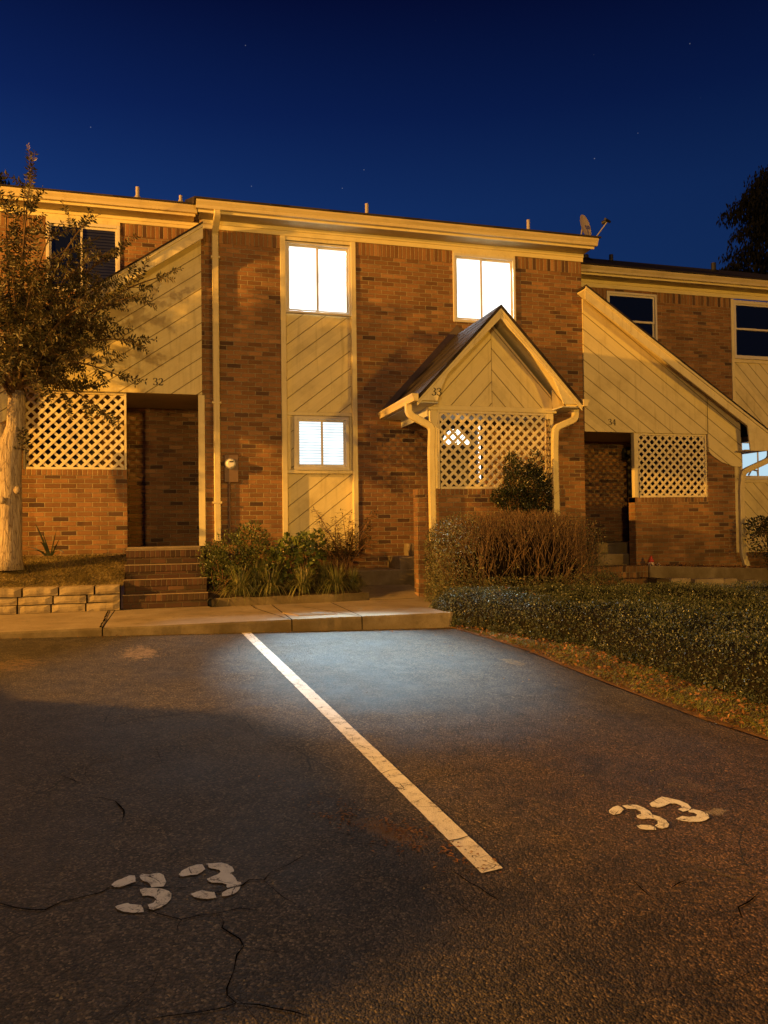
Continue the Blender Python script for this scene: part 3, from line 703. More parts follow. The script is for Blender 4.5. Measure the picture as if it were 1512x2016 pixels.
def pipe(roof, x, y, top, h, r=.032, m=None):
    p = MB(); z = top(y); p.tube([(x, y, z-.05), (x, y, z+h*.5), (x, y, z+h)], [r, r, r], 10); p.tube([(x, y, z-.03), (x, y, z+.02)], [r*2, r*1.3], 10)
    p.build('vent_pipe', m or M_pipe, roof, smooth=False)
STROKES = {'3': [[(.04, .78, .11), (.07, .88, .09), (.16, .96, .045), (.30, .985, .045), (.44, .93, .10), (.50, .80, .13), (.46, .66, .11), (.36, .57, .06), (.22, .53, .035)],
                 [(.24, .53, .035), (.40, .50, .07), (.53, .40, .13), (.56, .26, .14), (.50, .11, .11), (.36, .03, .06), (.22, .01, .045), (.10, .07, .08), (.04, .19, .11)]],
           '2': [[(.06, .74, .12), (.08, .86, .08), (.18, .96, .045), (.32, .98, .05), (.46, .91, .11), (.52, .76, .13), (.47, .58, .11), (.33, .38, .07), (.17, .20, .045), (.05, .06, .045)],
                 [(.04, .05, .10), (.30, .055, .11), (.50, .05, .10), (.57, .10, .04), (.59, .24, .03)]],
           '4': [[(.40, .97, .04), (.22, .65, .04), (.03, .31, .04)], [(.02, .30, .045), (.62, .30, .045)], [(.44, .98, .12), (.44, .03, .12)], [(.28, .015, .035), (.60, .015, .035)]]}
def number(parent, s, x, z, h, y):
    m_ = MB(); dy = 0
    for ch in s:
        for st_ in STROKES[ch]:
            dy += .0006; Q = []; st_ = [(a, b, max(w_, .06)) for a, b, w_ in st_]
            for i, (a, b, w_) in enumerate(st_):
                p = st_[max(0, i-1)]; q = st_[min(len(st_)-1, i+1)]; dx, dz = q[0]-p[0], q[1]-p[1]; l = sqrt(dx*dx+dz*dz)
                Q.append(((a-dz/l*w_*.75, b+dx/l*w_*.75), (a+dz/l*w_*.75, b-dx/l*w_*.75)))
            for (a, b), (c, d) in zip(Q, Q[1:]): m_.quad(*[(x+q[0]*h, y-dy, z+q[1]*h) for q in (a, b, d, c)])
        x += h*.74
    m_.build('house_number', M_number, parent)
def arc(p, c, q, n=5):
    p, c, q = Vector(p), Vector(c), Vector(q); return [p*(1-t_)**2 + c*2*t_*(1-t_) + q*t_*t_ for t_ in [i/n for i in range(n+1)]]
def spout(parent, pts, side=(0, 1, 0), a=.036, b=.050, r=.08, name='downspout'):
    P = [Vector(p) for p in pts]; out = [P[0]]
    for i in range(1, len(P)-1):
        u = (P[i-1]-P[i]).normalized(); v = (P[i+1]-P[i]).normalized(); out += arc(P[i]+u*r, P[i], P[i]+v*r)
    out.append(P[-1]); m_ = MB(); m_.sweep(out, a, b, side); return m_.build(name, M_spout, parent, smooth=False)

# ================================================================== townhouse 33 (middle)
H33 = thing('townhouse', 'middle townhouse, brick front with three brightly lit windows and gabled porch', 'townhouse', (3.7, 0, .5))
zoff = -.5
b = MB(); wall_xz(b, .49, 6.87, .30, 6.24, 0, .2, [(1.65, 2.856, 1.15, 6.3), (4.50, 5.617, 4.885, 5.855+.3), (4.05, 5.02, 1.25, 3.30)])
b.box(.459, .4899, .003, .2, 3.54, 6.0); b.box(.49, .69, .2, 6.4, .3, 6.6); b.box(6.67, 6.87, .2, 6.4, .3, 6.6)
b.build('wall', M_brick, H33)
sM = brick_mat('soldier_33', w=BH, h=.21, running=False, v0=-(5.855-.5), grime=.25)
for a_, c_ in ((.4915, 1.65), (2.856, 4.47), (5.64, 6.8685)): b = MB(); b.box(a_, c_, -.004, .05, 5.857, 6.065); b.build('soldier_course', sM, H33)
for a_, c_ in ((6.69, 6.86), (.50, .66)): gb = MB(); gb.prism_x([(.0, 6.2), (6.5, 6.2), (6.5, 9.0)], a_, c_); gb.build('gable_wall', M_trim, H33)
eave(H33, .38, 6.96, 0, 6.325, 6.06, (.47, 6.90))
roof, top = main_roof(H33, .36, 7.0, 0, 6.325)
pipe(roof, 3.44, 1.5, top, .20); pipe(roof, 6.63, 1.5, top, .21)
# panel column
p = MB(); wall_xz(p, 1.65, 2.856, 1.15, 6.06, .085, .10, [(1.775, 2.745, 4.912, 5.95), (1.87, 2.69, 2.45, 3.23)]); p.build('siding_panel', M_sid33, H33)
tr = MB()
tr.box(1.652, 1.735, -.022, .085, 1.15, 6.058); tr.box(2.775, 2.854, -.022, .085, 1.15, 6.058)
tr.box(1.735, 2.775, .03, .085, 3.275, 3.33); tr.box(1.735, 2.775, .01, .085, 2.365, 2.42); tr.box(1.735, 2.775, -.01, .085, 6.0, 6.058)
tr.box(1.735, 1.80, .05, .086, 2.42, 3.275); tr.box(2.735, 2.775, .05, .086, 2.42, 3.275)
tr.build('panel_trim', M_trim, H33, bevel=.005)
window(H33, 1.736, 2.774, 4.875, 5.985, .0, (M_lit, M_lit), mid=2.238, label='upper window glowing plain white', casing=.03)
window(H33, 1.845, 2.715, 2.425, 3.262, -.005, (M_litblind, M_litblind), label='lower window lit behind white blinds', casing=.05)
window(H33, 4.50, 5.617, 4.885, 6.02, -.03, (M_litwarm, M_litwarm), mid=5.0, label='lit upper window half hidden by the gable', casing=.042)
b = MB(); b.box(4.50, 5.617, -.02, .1, 6.021, 6.066); b.build('window_head', M_trim, H33)
# two lit rooms
def room(x0, x1, y0, y1, z0, z1, h, holes):
    r = MB(); r.quad((x0, y0, z0), (x1, y0, z0), (x1, y1, z0), (x0, y1, z0)); r.quad((x0, y1, z1), (x1, y1, z1), (x1, y0, z1), (x0, y0, z1))
    r.quad((x0, y1, z0), (x1, y1, z0), (x1, y1, z1), (x0, y1, z1)); r.quad((x0, y0, z0), (x0, y1, z0), (x0, y1, z1), (x0, y0, z1)); r.quad((x1, y1, z0), (x1, y0, z0), (x1, y0, z1), (x1, y1, z1))
    wall_xz(r, x0, x1, z0, z1, y0, y0+.02, [holes]); r.build('room_lining', M_white, h)
room(.9, 3.6, .22, 3.2, 4.0, 6.42, H33, (1.76, 2.75, 4.90, 5.97)); room(4.0, 6.6, .22, 3.2, 4.0, 6.42, H33, (4.52, 5.60, 4.90, 6.0))
lamp('bedroom_ceiling_light', (2.3, .85, 6.25), 800, (.80, .91, 1.0), .07)
sl_ = bpy.data.lights.new('bedroom_reading_lamp', 'SPOT'); sl_.energy = 8500; sl_.color = (.55, .84, 1.0); sl_.shadow_soft_size = .06; sl_.spot_size = radians(26); sl_.spot_blend = 1.0
so_ = bpy.data.objects.new('bedroom_reading_lamp', sl_); COL.objects.link(so_); so_.location = (2.10, .34, 5.50); so_.rotation_euler = (Vector((1.85, -4.6, .35))-Vector((2.10, .34, 5.50))).to_track_quat('-Z', 'Y').to_euler()
sl2 = bpy.data.lights.new('added_hedge_spot', 'SPOT'); sl2.energy = 3600; sl2.color = (.62, .86, 1.0); sl2.shadow_soft_size = .05; sl2.spot_size = radians(13); sl2.spot_blend = 1.0  # added spot through the window to brighten the hedge's left end
so2 = bpy.data.objects.new('added_hedge_spot', sl2); COL.objects.link(so2); so2.location = (2.16, .34, 5.46); so2.rotation_euler = (Vector((3.55, -3.45, .55))-Vector((2.16, .34, 5.46))).to_track_quat('-Z', 'Y').to_euler()
lamp('second_bedroom_ceiling_light', (4.75, .55, 6.20), 600, (.74, .88, 1.0), .07)
# front door behind the lattice
dr = MB(); dr.box(4.07, 5.0, .05, .09, 1.27, 3.27)
for a, c in ((4.15, 4.48), (4.56, 4.90)):
    for e, f in ((1.40, 1.95), (2.05, 2.70)): frame_rect(dr, a, c, e, f, .03, .035, .05)
door = dr.build('door', M_door, H33)
fl = MB(); n = 16; P = [(4.53+.235*cos(pi*i/n), 2.862+.255*sin(pi*i/n)) for i in range(n+1)]; fl.poly([(x, .034, z) for x, z in P][::-1]); fl.build('fanlight', M_fan, door)
fb = MB()
for k in (1, 2, 3): a = pi*k/4; fb.prism_y([(4.53-.008*sin(a), 2.862+.008*cos(a)), (4.53+.008*sin(a), 2.862-.008*cos(a)), (4.53+.008*sin(a)+.24*cos(a), 2.862-.008*cos(a)+.25*sin(a)), (4.53-.008*sin(a)+.24*cos(a), 2.862+.008*cos(a)+.25*sin(a))], .022, .031)
fb.build('fanlight_bars', M_trim, door)
kn = MB(); kn.tube([(4.93, .05, 2.18), (4.93, .0, 2.18), (4.93, -.02, 2.18)], [.012, .03, .02], 10); kn.build('door_knob', M_metalgrey, door)
dl = MB(); dl.box(4.925, 4.943, .0, .04, 2.25, 3.20); dl.build('door_light_strip', M_fan, H33)
# meter
mb_ = MB(); mb_.box(.775, .985, -.05, 0, 2.22, 2.64); mt = mb_.build('meter_box', plain('meter_box_paint', (.17, .10, .055), .5), H33, bevel=.006)
m_ = MB(); m_.tube([(.865, -.05, 2.50), (.865, -.075, 2.50), (.865, -.08, 2.50)], [.083, .083, .07], 24); m_.build('meter_ring', M_metalgrey, mt)
m_ = MB(); m_.tube([(.865, -.078, 2.50), (.865, -.12, 2.50), (.865, -.135, 2.50)], [.068, .066, .05], 24); md = m_.build('meter_dial', plain('meter_dial_white', (.75, .72, .65), .3), mt)
m_ = MB(); m_.box(.845, .905, -.138, -.134, 2.515, 2.535); m_.build('meter_display', M_number, mt)
cd = MB(); cd.tube([(.85, -.03, 2.22), (.85, -.03, 1.3)], .018, 8); cd.build('conduit', plain('conduit_paint', (.17, .10, .055), .5), H33)
# main downspout
spout(H33, [(.685, -.36, 6.23), (.685, -.36, 6.16), (.672, -.20, 6.08), (.665, -.055, 5.98), (.665, -.055, 4.0), (.672, -.055, 1.34)], (1, 0, 0), .048, .038, .05)
for z in (5.6, 3.4, 1.9): sb = MB(); sb.box(.60, .735, -.10, 0, z, z+.03); sb.build('downspout_strap', M_spout, H33)
cb = MB(); cb.box(.40, .492, -.03, .05, 1.27, 3.53); cb.build('corner_board', M_trim, H33)

# --- porch of 33
PY = -1.40
b = MB(); b.box(3.385, 5.72, PY, PY+.2, .30, 1.965); b.box(5.52, 5.72, PY+.2, 0, .30, 1.965)
lw = b.build('porch_wall', M_brick_dim, H33)
rM = brick_mat('rowlock_33', w=BH, h=.095, running=False, v0=-(1.967-.5), grime=.3)
b = MB(); b.box(3.382, 5.723, PY-.004, PY+.203, 1.967, 2.052); b.build('rowlock_course', rM, lw)
# posts, beam
for a_ in (3.60, 5.45): b = MB(); b.box(a_, a_+.10, PY, PY+.09, 2.054, 3.19); b.build('post', M_trim, H33, bevel=.006)
b = MB(); b.box(3.56, 5.60, PY-.012, PY+.10, 3.19, 3.262); b.build('porch_beam', M_trim_h, H33, bevel=.005)
lattice(H33, 3.70, 5.45, 2.054, 3.188, PY+.03, .035, pitch=.102)
# gable wall (two halves with chevron grooves)
xc, xw, zb_ = 4.555, .98, 3.263
zap = lambda x, z0=4.62, s=1.07: z0 - s*abs(x-xc)
b = MB(); b.prism_y([(3.585, zb_), (xc-.004, zb_), (xc-.004, 4.50), (3.60, 3.46)], PY, PY+.03); b.build('gable_panel', M_gab_l, H33)
b = MB(); b.prism_y([(xc+.004, zb_), (5.54, zb_), (5.51, 3.46), (xc+.004, 4.50)], PY, PY+.03); b.build('gable_panel', M_gab_r, H33)
# the boxed corners beside the gable front
for q_ in ([(3.30, 3.262), (3.60, 3.262), (3.60, 3.55), (3.36, 3.30)], [(5.53, 3.262), (5.80, 3.262), (5.75, 3.30), (5.53, 3.55)]): b = MB(); b.prism_y(q_, PY-.0, PY+.028); b.build('gable_corner', M_trim, H33)
# roof slabs of the gable
def zr(x): return 4.665 - 1.063*abs(x-xc)
b = MB()
for s in (-1, 1):
    xe = xc + s*1.285
    P = [(xe, zr(xe)), (xe+s*.015, zr(xe)-.02), (xe-s*.01, zr(xe)-.045), (xc, zr(xc)-.045), (xc, zr(xc))]
    if s == -1: P = P[::-1]
    b.prism_y(P[::-1], -1.79, -.002)
pr_ = b.build('porch_roof', M_shingle, H33)
b = MB()
for s in (-1, 1):
    xe = xc + s*1.25; P = [(xe, zr(xe)-.047), (xe, zr(xe)-.065), (xc, zr(xc)-.068), (xc, zr(xc)-.047)]
    if s == -1: P = P[::-1]
    b.prism_y(P[::-1], -1.72, -.003)
b.build('roof_underside', M_trim_h, pr_)
# shingle rows on the porch roof as real steps
b = MB(); rowl = .135
for s in (-1,):
    n = 12
    for k in range(n):
        x0 = xc + s*(1.285 - k*1.285/n); x1 = xc + s*max(.0, 1.285 - (k+1.25)*1.285/n)
        b.quad((x0, -1.795, zr(x0)+.012), (x0, -.004, zr(x0)+.012), (x1, -.004, zr(x1)+.003), (x1, -1.795, zr(x1)+.003))
        b.quad((x0, -1.795, zr(x0)-.0), (x0, -.004, zr(x0)-.0), (x0, -.004, zr(x0)+.012), (x0, -1.795, zr(x0)+.012))
b.build('shingle_rows', M_shingle, pr_)
# flashing strip where the porch roof meets the brick
b = MB()
for s in (-1, 1):
    x0, x1 = xc+s*1.29, xc
    P = [(x0, zr(x0)+.005), (x0, zr(x0)+.125), (x1, zr(x1)+.165), (x1, zr(x1)+.02)]
    if s == 1: P = P[::-1]
    b.prism_y(P[::-1], -.02, -.003)
b.build('flashing', M_flash, pr_)
# bargeboards
L = [(3.29, 3.262), (3.585, 3.262), (3.64, 3.43), (3.735, 3.645), (xc, 4.475), (xc, 4.625), (3.27, 3.275)]
b = MB(); b.prism_y(L[:4]+[(xc-.002, 4.475), (xc-.002, 4.625), (3.29, 3.275)], -1.755, -1.725); bl = b.build('bargeboard', M_sid33b if False else M_trim, H33, bevel=.004)
R_pts = [(2*xc-x, z) for x, z in L][::-1]
b = MB(); b.prism_y([(xc+.002, 4.625), (xc+.002, 4.475), (5.375, 3.645), (5.47, 3.43), (5.53, 3.275), (5.82, 3.275), (5.82, 3.29)], -1.755, -1.725); b.build('bargeboard', M_trim, H33, bevel=.004)
b = MB()
for s in (-1, 1):
    for d0, d1, yy in ((-.0, .045, -1.775), (.052, .078, -1.766)):
        x0 = xc+s*1.27; P = [(x0, zr(x0)-.05-d0), (x0, zr(x0)-.05-d1), (xc, zr(xc)-.05-d1), (xc, zr(xc)-.05-d0)]
        if s == -1: P = P[::-1]
        b.prism_y(P[::-1], yy, -1.7555)
b.build('rake_moulding', M_trim, H33)
number(H33, '33', 3.497, 3.335, .105, -1.7565)
# soffits and eave boards of the side eaves
for a_, c_ in ((3.30, 3.60), (5.53, 5.80)): b = MB(); b.box(a_, c_, -1.72, -.003, 3.235, 3.252); b.build('porch_soffit', M_greysoffit, H33)
b = MB(); b.box(3.575, 3.60, PY+.1, -.003, 3.11, 3.234); b.build('side_beam', M_greysoffit, H33)
# side gutters
def side_gutter(x, s):
    P = [(x, 3.345), (x+s*.095, 3.345), (x+s*.095, 3.325), (x+s*.075, 3.29), (x+s*.065, 3.245), (x, 3.245)]
    m_ = MB(); m_.prism_y(P if s > 0 else P[::-1], -1.81, -.004)
    # reverse winding when needed
    return m_.build('porch_gutter', M_gutter, H33)
side_gutter(3.285, -1); side_gutter(5.822, 1)
spout(H33, [(3.235, -1.50, 3.25), (3.235, -1.50, 3.10), (3.585, -1.50, 2.93), (3.575, -1.47, 2.6), (3.585, -1.47, 1.30)], (0, 1, 0), .036, .048, .075)
spout(H33, [(5.86, -1.50, 3.25), (5.86, -1.50, 3.10), (5.52, -1.50, 2.96), (5.52, -1.47, 2.6), (5.53, -1.47, 1.30)], (0, 1, 0), .036, .048, .075)
b = MB(); b.box(3.60, 5.52, PY+.2, 0, .9, 1.25); b.build('porch_floor', M_conc, H33)
b = MB(); b.box(3.60, 5.55, PY+.1, -.004, 3.262, 3.285); b.build('porch_ceiling', M_greysoffit, H33)

# steps of 33
st33 = thing('front_steps', 'two worn concrete steps leading to the middle gabled porch', 'steps', (2.9, -.75, .6))
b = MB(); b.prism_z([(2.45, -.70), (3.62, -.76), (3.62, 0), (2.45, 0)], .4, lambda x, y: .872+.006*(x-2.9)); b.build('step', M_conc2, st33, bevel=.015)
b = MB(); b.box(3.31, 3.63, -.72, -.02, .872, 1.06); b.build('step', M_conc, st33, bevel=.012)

# satellite dish on the roof
sd = thing('satellite_dish', 'round satellite dish with a feed arm on the roof end', 'satellite dish', (7.02, .5, 6.7))
rf = thing  # alias kept short
dc = Vector((7.10, .28, 6.80)); ax = Vector((.52, -.84, .16)).normalized(); uu = ax.cross(Vector((0, 0, 1))).normalized(); vv = uu.cross(ax)
m_ = MB(); nr, na = 6, 28; m_.smooth = True
for i in range(nr+1):
    rr = .215*i/nr
    for k in range(na):
        a = 2*pi*k/na; p_ = dc + uu*(rr*.92*cos(a)) + vv*(rr*sin(a)) + ax*(.9*rr*rr); m_.v.append(tuple(p_))
for i in range(nr):
    for k in range(na): m_.f.append((i*na+k, i*na+(k+1) % na, (i+1)*na+(k+1) % na, (i+1)*na+k))
m_.build('dish', plain('dish_paint', (.50, .40, .33), .5), sd)
m_ = MB(); m_.tube([dc-vv*.22+ax*.04, dc-vv*.27+ax*.20, dc-vv*.10+ax*.44], [.011, .011, .010], 8); m_.build('feed_arm', M_metalgrey, sd)
m_ = MB(); e = dc-vv*.08+ax*.45; m_.tube([e, e-ax*.10], [.03, .035], 10); m_.tube([e+uu*.09, e-uu*.09], [.022, .022], 8); m_.build('receiver', M_black, sd)
m_ = MB(); m_.tube([dc-ax*.02, dc-ax*.05-Vector((0, 0, .12)), dc-ax*.05-Vector((0, 0, .35))], .016, 8); m_.build('mast', M_metalgrey, sd)

# ================================================================== shed-roofed entries of 32 and 34
def entry(H, s, xa, xop, xl0, xl1, xend, zfl, ztop, zsill, zpk, slope, xlow, mats, numb, zbase, joint=True):
    """s=+1: roof falls to the right. x values run outward from xa."""
    X = lambda d: xa + s*d                         # distance outward from the inner edge
    lo, hi = min(xa, xend), max(xa, xend)
    brick, sid, rmat = mats
    o0, o1 = sorted((xa, xop)); l0, l1 = sorted((xl0, xl1))
    b = MB(); wall_xz(b, lo, hi, zbase, ztop, 0, .2, [(o0-.5*(s > 0)*0 - (.001 if s > 0 else 0), o1 + (.001 if s < 0 else 0), zbase-.1, ztop+.1), (min(xop, xl1), max(xop, xl1), zsill, ztop+.1)])
    e0, e1 = sorted((xend, xend - s*.2)); b.box(e0, e1, .2, 1.58, zbase, ztop-.2)
    b.build('porch_wall', brick, H)
    b = MB(); a0, a1 = sorted((xop, xl1)); b.box(a0, a1, -.004, .2035, zsill-.088, zsill-.001); b.build('rowlock_course', rmat, H)
    lattice(H, l0, l1, zsill+.001, ztop-.002, .04, .035)
    b = MB(); p0, p1 = sorted((xop, xl0)); b.box(p0+.001, p1-.001, .0, .09, zsill+.002, ztop-.002); b.build('post', M_trim, H)
    zR = lambda x: zpk - slope*abs(x-xa)            # top of roof surface
    # siding panel
    J = xl1 + s*.0; E = xend + s*.12
    P = [(xa, ztop), (xa, zR(xa)-.10), (E, zR(E)-.10), (E, zR(E)-.10 if zR(E)-.10 < ztop-.58 else ztop-.58), (xend-s*.05, ztop-.575), (xend-s*.30, ztop-.50), (xend-s*.50, ztop-.38), (J+s*.02, ztop-.31), (J+s*.004, ztop-.10), (J, ztop)]
    if s < 0: P = P[::-1]
    b = MB(); b.prism_y(P[::-1], -.03, -.002); b.build('siding_panel', sid, H, tri=True)
    b = MB(); b.box(J-.004, J+.004, -.034, -.03, ztop, zR(J)-.16); b.build('panel_joint', M_crack, H)
    # porch ceiling
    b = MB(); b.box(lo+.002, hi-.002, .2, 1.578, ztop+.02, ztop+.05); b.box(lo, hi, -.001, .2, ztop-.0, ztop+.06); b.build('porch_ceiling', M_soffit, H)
    # roof slab, boards and moulding
    def band(x0, x1, d0, d1, y0, y1, name, m, bev=0):
        q = [(x0, zR(x0)-d0), (x0, zR(x0)-d1), (x1, zR(x1)-d1), (x1, zR(x1)-d0)]
        if s > 0: q = q[::-1]
        k = MB(); k.prism_y(q[::-1], y0, y1); return k.build(name, m, H, bevel=bev)
    xr = xa - s*.10 if s > 0 else xa + .02
    r = band(xr, xlow, 0, .03, -.335, 1.579, 'porch_roof', M_shingle)
    band(xr, xlow-s*.02, .031, .075, -.325, -.302, 'rake_moulding', M_trim)
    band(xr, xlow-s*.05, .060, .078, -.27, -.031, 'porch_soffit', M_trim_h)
    # bargeboard with a boxed low end
    xe = xlow - s*.02; xk = xlow - s*.47
    zbot = zR(xlow) - .36
    q = [(xr, zR(xr)-.050), (xr, zR(xr)-.235), (xk, zR(xk)-.235), (xk+s*.05, zbot+.0), (xe, zbot), (xe, zR(xe)-.05)]
    if s > 0: q = q[::-1]
    k = MB(); k.prism_y(q[::-1], -.30, -.272); k.build('bargeboard', M_trim, H)
    k = MB(); a0, a1 = sorted((xend+s*.01, xe)); k.box(a0, a1, -.27, 1.57, zbot+.002, zbot+.02); k.build('eave_soffit', M_soffit, H)
    k = MB(); g0, g1 = sorted((xlow, xlow+s*.10)); k.box(g0, g1, -.33, 1.57, zR(xlow)-.13, zR(xlow)-.02); k.build('porch_gutter', M_gutter, H, bevel=.01)
    return zR

# --- townhouse 34 (right)
H34 = thing('townhouse', 'right townhouse, dark upstairs windows and shed roof falling to the right', 'townhouse', (9.5, .5, .5))
rM34 = brick_mat('rowlock_34', w=BH, h=.095, running=False, v0=-(1.893-.5), grime=.4)
zR34 = entry(H34, 1, 6.872, 7.85, 7.91, 9.355, 9.94, .80, 3.119, 1.98, 5.635, .688, 10.46, (M_brick_dim, M_sid34, rM34), '34', .2)
number(H34, '34', 7.33, 3.24, .105, -.0315)
b = MB(); wall_xz(b, 6.872, 16.0, .2, 6.34, 1.58, 1.78, [(8.34, 9.48, 4.93, 6.15), (11.25, 12.45, .9, 6.5)]); b.build('wall', M_brick, H34)
sM34 = brick_mat('soldier_34', w=BH, h=.21, running=False, v0=-(5.985-.5), grime=.3)
for a_, c_ in ((6.873, 8.33), (9.50, 11.25), (12.45, 16)): b = MB(); b.box(a_, c_, 1.576, 1.6, 5.985, 6.192); b.build('soldier_course', sM34, H34)
eave(H34, 6.88, 16.0, 1.58, 6.465, 6.19, (6.873, 16))
roof, top = main_roof(H34, 6.88, 16.2, 1.58, 6.465)
pipe(roof, 9.99, 4.0, top, .17, .05, M_black); pipe(roof, 12.82, 4.0, top, .20, .06, M_black); pipe(roof, 9.3, 4.0, top, .10, .09, M_black)
window(H34, 8.34, 9.48, 4.93, 6.14, 1.56, (M_dark, M_dark), 'hung', mid=5.57, label='dark upper sash window above the shed roof')
p = MB(); wall_xz(p, 11.25, 12.45, .9, 6.18, 1.62, 1.64, [(11.34, 12.40, 4.97, 6.1), (11.42, 12.3, 2.44, 3.2)]); p.build('siding_panel', M_sid34b, H34)
tr = MB(); tr.box(11.252, 11.32, 1.565, 1.62, .9, 6.18); tr.box(12.38, 12.448, 1.565, 1.62, .9, 6.18); tr.box(11.32, 12.38, 1.60, 1.621, 3.27, 3.33); tr.box(11.32, 12.38, 1.585, 1.621, 2.35, 2.41); tr.box(11.32, 12.38, 1.585, 1.62, 4.86, 4.93); tr.build('panel_trim', M_trim, H34)
window(H34, 11.321, 12.379, 4.94, 6.14, 1.56, (M_dark, M_dark), 'hung', mid=5.57, label='dark upper sash window over slanted siding')
window(H34, 11.40, 12.32, 2.415, 3.25, 1.565, (M_litcool, M_litcool), label='low window lit pale blue beyond the downspout')
kt = MB(); kt.tube([(11.62, 1.60, 2.50), (11.70, 1.60, 2.62), (11.84, 1.60, 2.60), (11.86, 1.60, 2.50)], .02, 8); kt.build('window_ornament', M_metalgrey, H34)
dr = MB(); dr.box(8.72, 9.60, 1.555, 1.585, 1.19, 3.05); door = dr.build('door', M_door, H34)
spout(H34, [(10.52, -.24, 2.93), (10.51, -.24, 2.66), (10.06, -.06, 2.44), (10.03, -.05, 2.1), (10.03, -.05, .95), (10.10, -.10, .66)], (0, 1, 0), .036, .050, .09)
b = MB(); b.box(6.90, 9.73, .2, 1.575, .3, .80); b.build('porch_floor', M_conc2, H34)
st = thing('entry_steps', 'two pale concrete steps inside the right brick porch opening', 'steps', (7.9, .5, .8))
b = MB(); b.box(7.27, 9.7, .30, .66, .80, .985); b.build('step', M_conc, st, bevel=.01)
b = MB(); b.box(7.50, 9.7, .66, 1.55, .80, 1.175); b.build('step', M_conc2, st, bevel=.01)
sc_ = MB(); sc_.tube([(8.62, 1.50, 3.02), (8.62, 1.50, 2.90), (8.62, 1.46, 2.80)], [.03, .055, .07], 10); sc_.build('porch_lamp', M_black, H34)
bs = thing('brick_steps', 'brick steps below the right porch, beside the twiggy bush', 'steps', (7.0, -.6, .4))
m_ = brick_mat('rowlock_steps34', w=BH, h=.105, running=False, v0=-.105*2, grime=.4, dark=.1)
for i, (x1, y0, zt) in enumerate(((7.88, -.30, .80), (7.74, -.58, .60), (7.66, -.86, .41))):
    b = MB(); b.box(6.0, x1, y0, 0 if i == 0 else y0+.279, .1, zt); b.build('step', brick_mat('rowlock_step_%s' % 'abc'[i], w=BH, h=.105, running=False, v0=-(zt-.4-.105*4), grime=.4, dark=.1), bs, bevel=.004)
lg = MB(); lg.prism_z([(7.885, -.34), (10.6, -.34), (10.6, -.002), (7.885, -.002)], .2, lambda x, y: .795-.045*(x-7.885)); o = lg.build('planting_ledge', M_conc2, bevel=.01); tag(o, 'low mossy concrete ledge below the right porch wall', 'ledge')

# --- townhouse 32 (left)
H32 = thing('townhouse', 'left townhouse behind the tree, shed roof falling to the left', 'townhouse', (-1.6, .5, .5))
rM32 = brick_mat('rowlock_32', w=BH, h=.095, running=False, v0=-(2.313-.5), grime=.25)
zR32 = entry(H32, -1, .458, -.62, -.622, -2.02, -2.62, 1.25, 3.535, 2.40, 6.06, .705, -3.14, (M_brick_dim, M_sid32, rM32), '32', .75)
number(H32, '32', -.245, 3.655, .105, -.0315)
b = MB(); wall_xz(b, -9.0, .488, .75, 6.80, 1.58, 1.78, [(-1.93, -.79, 5.44, 6.66)]); b.build('wall', M_brick, H32)
sM32 = brick_mat('soldier_32', w=BH, h=.21, running=False, v0=-(6.43-.5), grime=.3)
for a_, c_ in ((-9, -1.95), (-.77, .487)): b = MB(); b.box(a_, c_, 1.576, 1.6, 6.435, 6.642); b.build('soldier_course', sM32, H32)
eave(H32, -9.0, .45, 1.58, 6.885, 6.64, (-9, .487))
roof, top = main_roof(H32, -9.1, .46, 1.58, 6.885)
pipe(roof, -.505, 1.5, top, .17); pipe(roof, .19, 1.5, top, .10, .028)
window(H32, -1.93, -.79, 5.44, 6.58, 1.55, (M_dark, M_darkb), 'slider', mid=-1.40, label='dark upstairs window seen past the tree')
b = MB(); b.box(-1.93, -.79, 1.56, 1.6, 6.581, 6.645); b.build('window_head', M_trim, H32)
dr = MB(); dr.box(-2.0, -1.1, 1.555, 1.585, 1.27, 3.3); dr.build('door', M_door, H32)
b = MB(); b.box(-2.42, .456, .2, 1.575, .8, 1.228); b.build('porch_floor', M_conc2, H32)
b = MB(); b.box(.425, .457, -.02, .06, 1.27, 3.53); b.build('door_trim', M_trim, H32)
b = MB(); wall_xz(b, -9, -2.62, .75, 4.2, 1.50, 1.57, []); b.build('side_siding', M_sid32, H32)
bs = thing('brick_steps', 'four brick steps, coloured dark for shade, rising to the left entry', 'steps', (-.08, -1.0, .5))
zs_ = [.50, .675, .853, 1.035, 1.228]
for i in range(4):
    y0 = -1.42+.28*i; zt = zs_[i+1]; h = (zt-zs_[i])/2
    b = MB(); b.box(-.605+.002*i, .455-.002*i, y0, (y0+.2795) if i < 3 else .2, .3, zt-h-.001); b.build('step', M_stepface, bs)
    b = MB(); b.box(-.610+.002*i, .460-.002*i, y0-.006, (y0+.2795) if i < 3 else .2, zt-h, zt)
    b.build('tread_course', brick_mat('tread_%s' % 'abcd'[i], w=BH, h=h+.004, running=False, v0=-(zt-h-.5), grime=.5, dark=.16, pal=STEP_SHADED, mort=(.16, .12, .08)), bs, bevel=.003)
for i in range(4):
    y0 = -1.42+.28*i; b = MB(); b.box(-.613, .463, y0-.012, y0+.05, zs_[i+1]+.0005, zs_[i+1]+.011); b.build('nosing', M_mortar, bs, bevel=.002)
b = MB(); b.box(-.60, .40, -.585, .2, 1.2405, 1.275); b.build('landing_slab', M_conc, bs, bevel=.006)

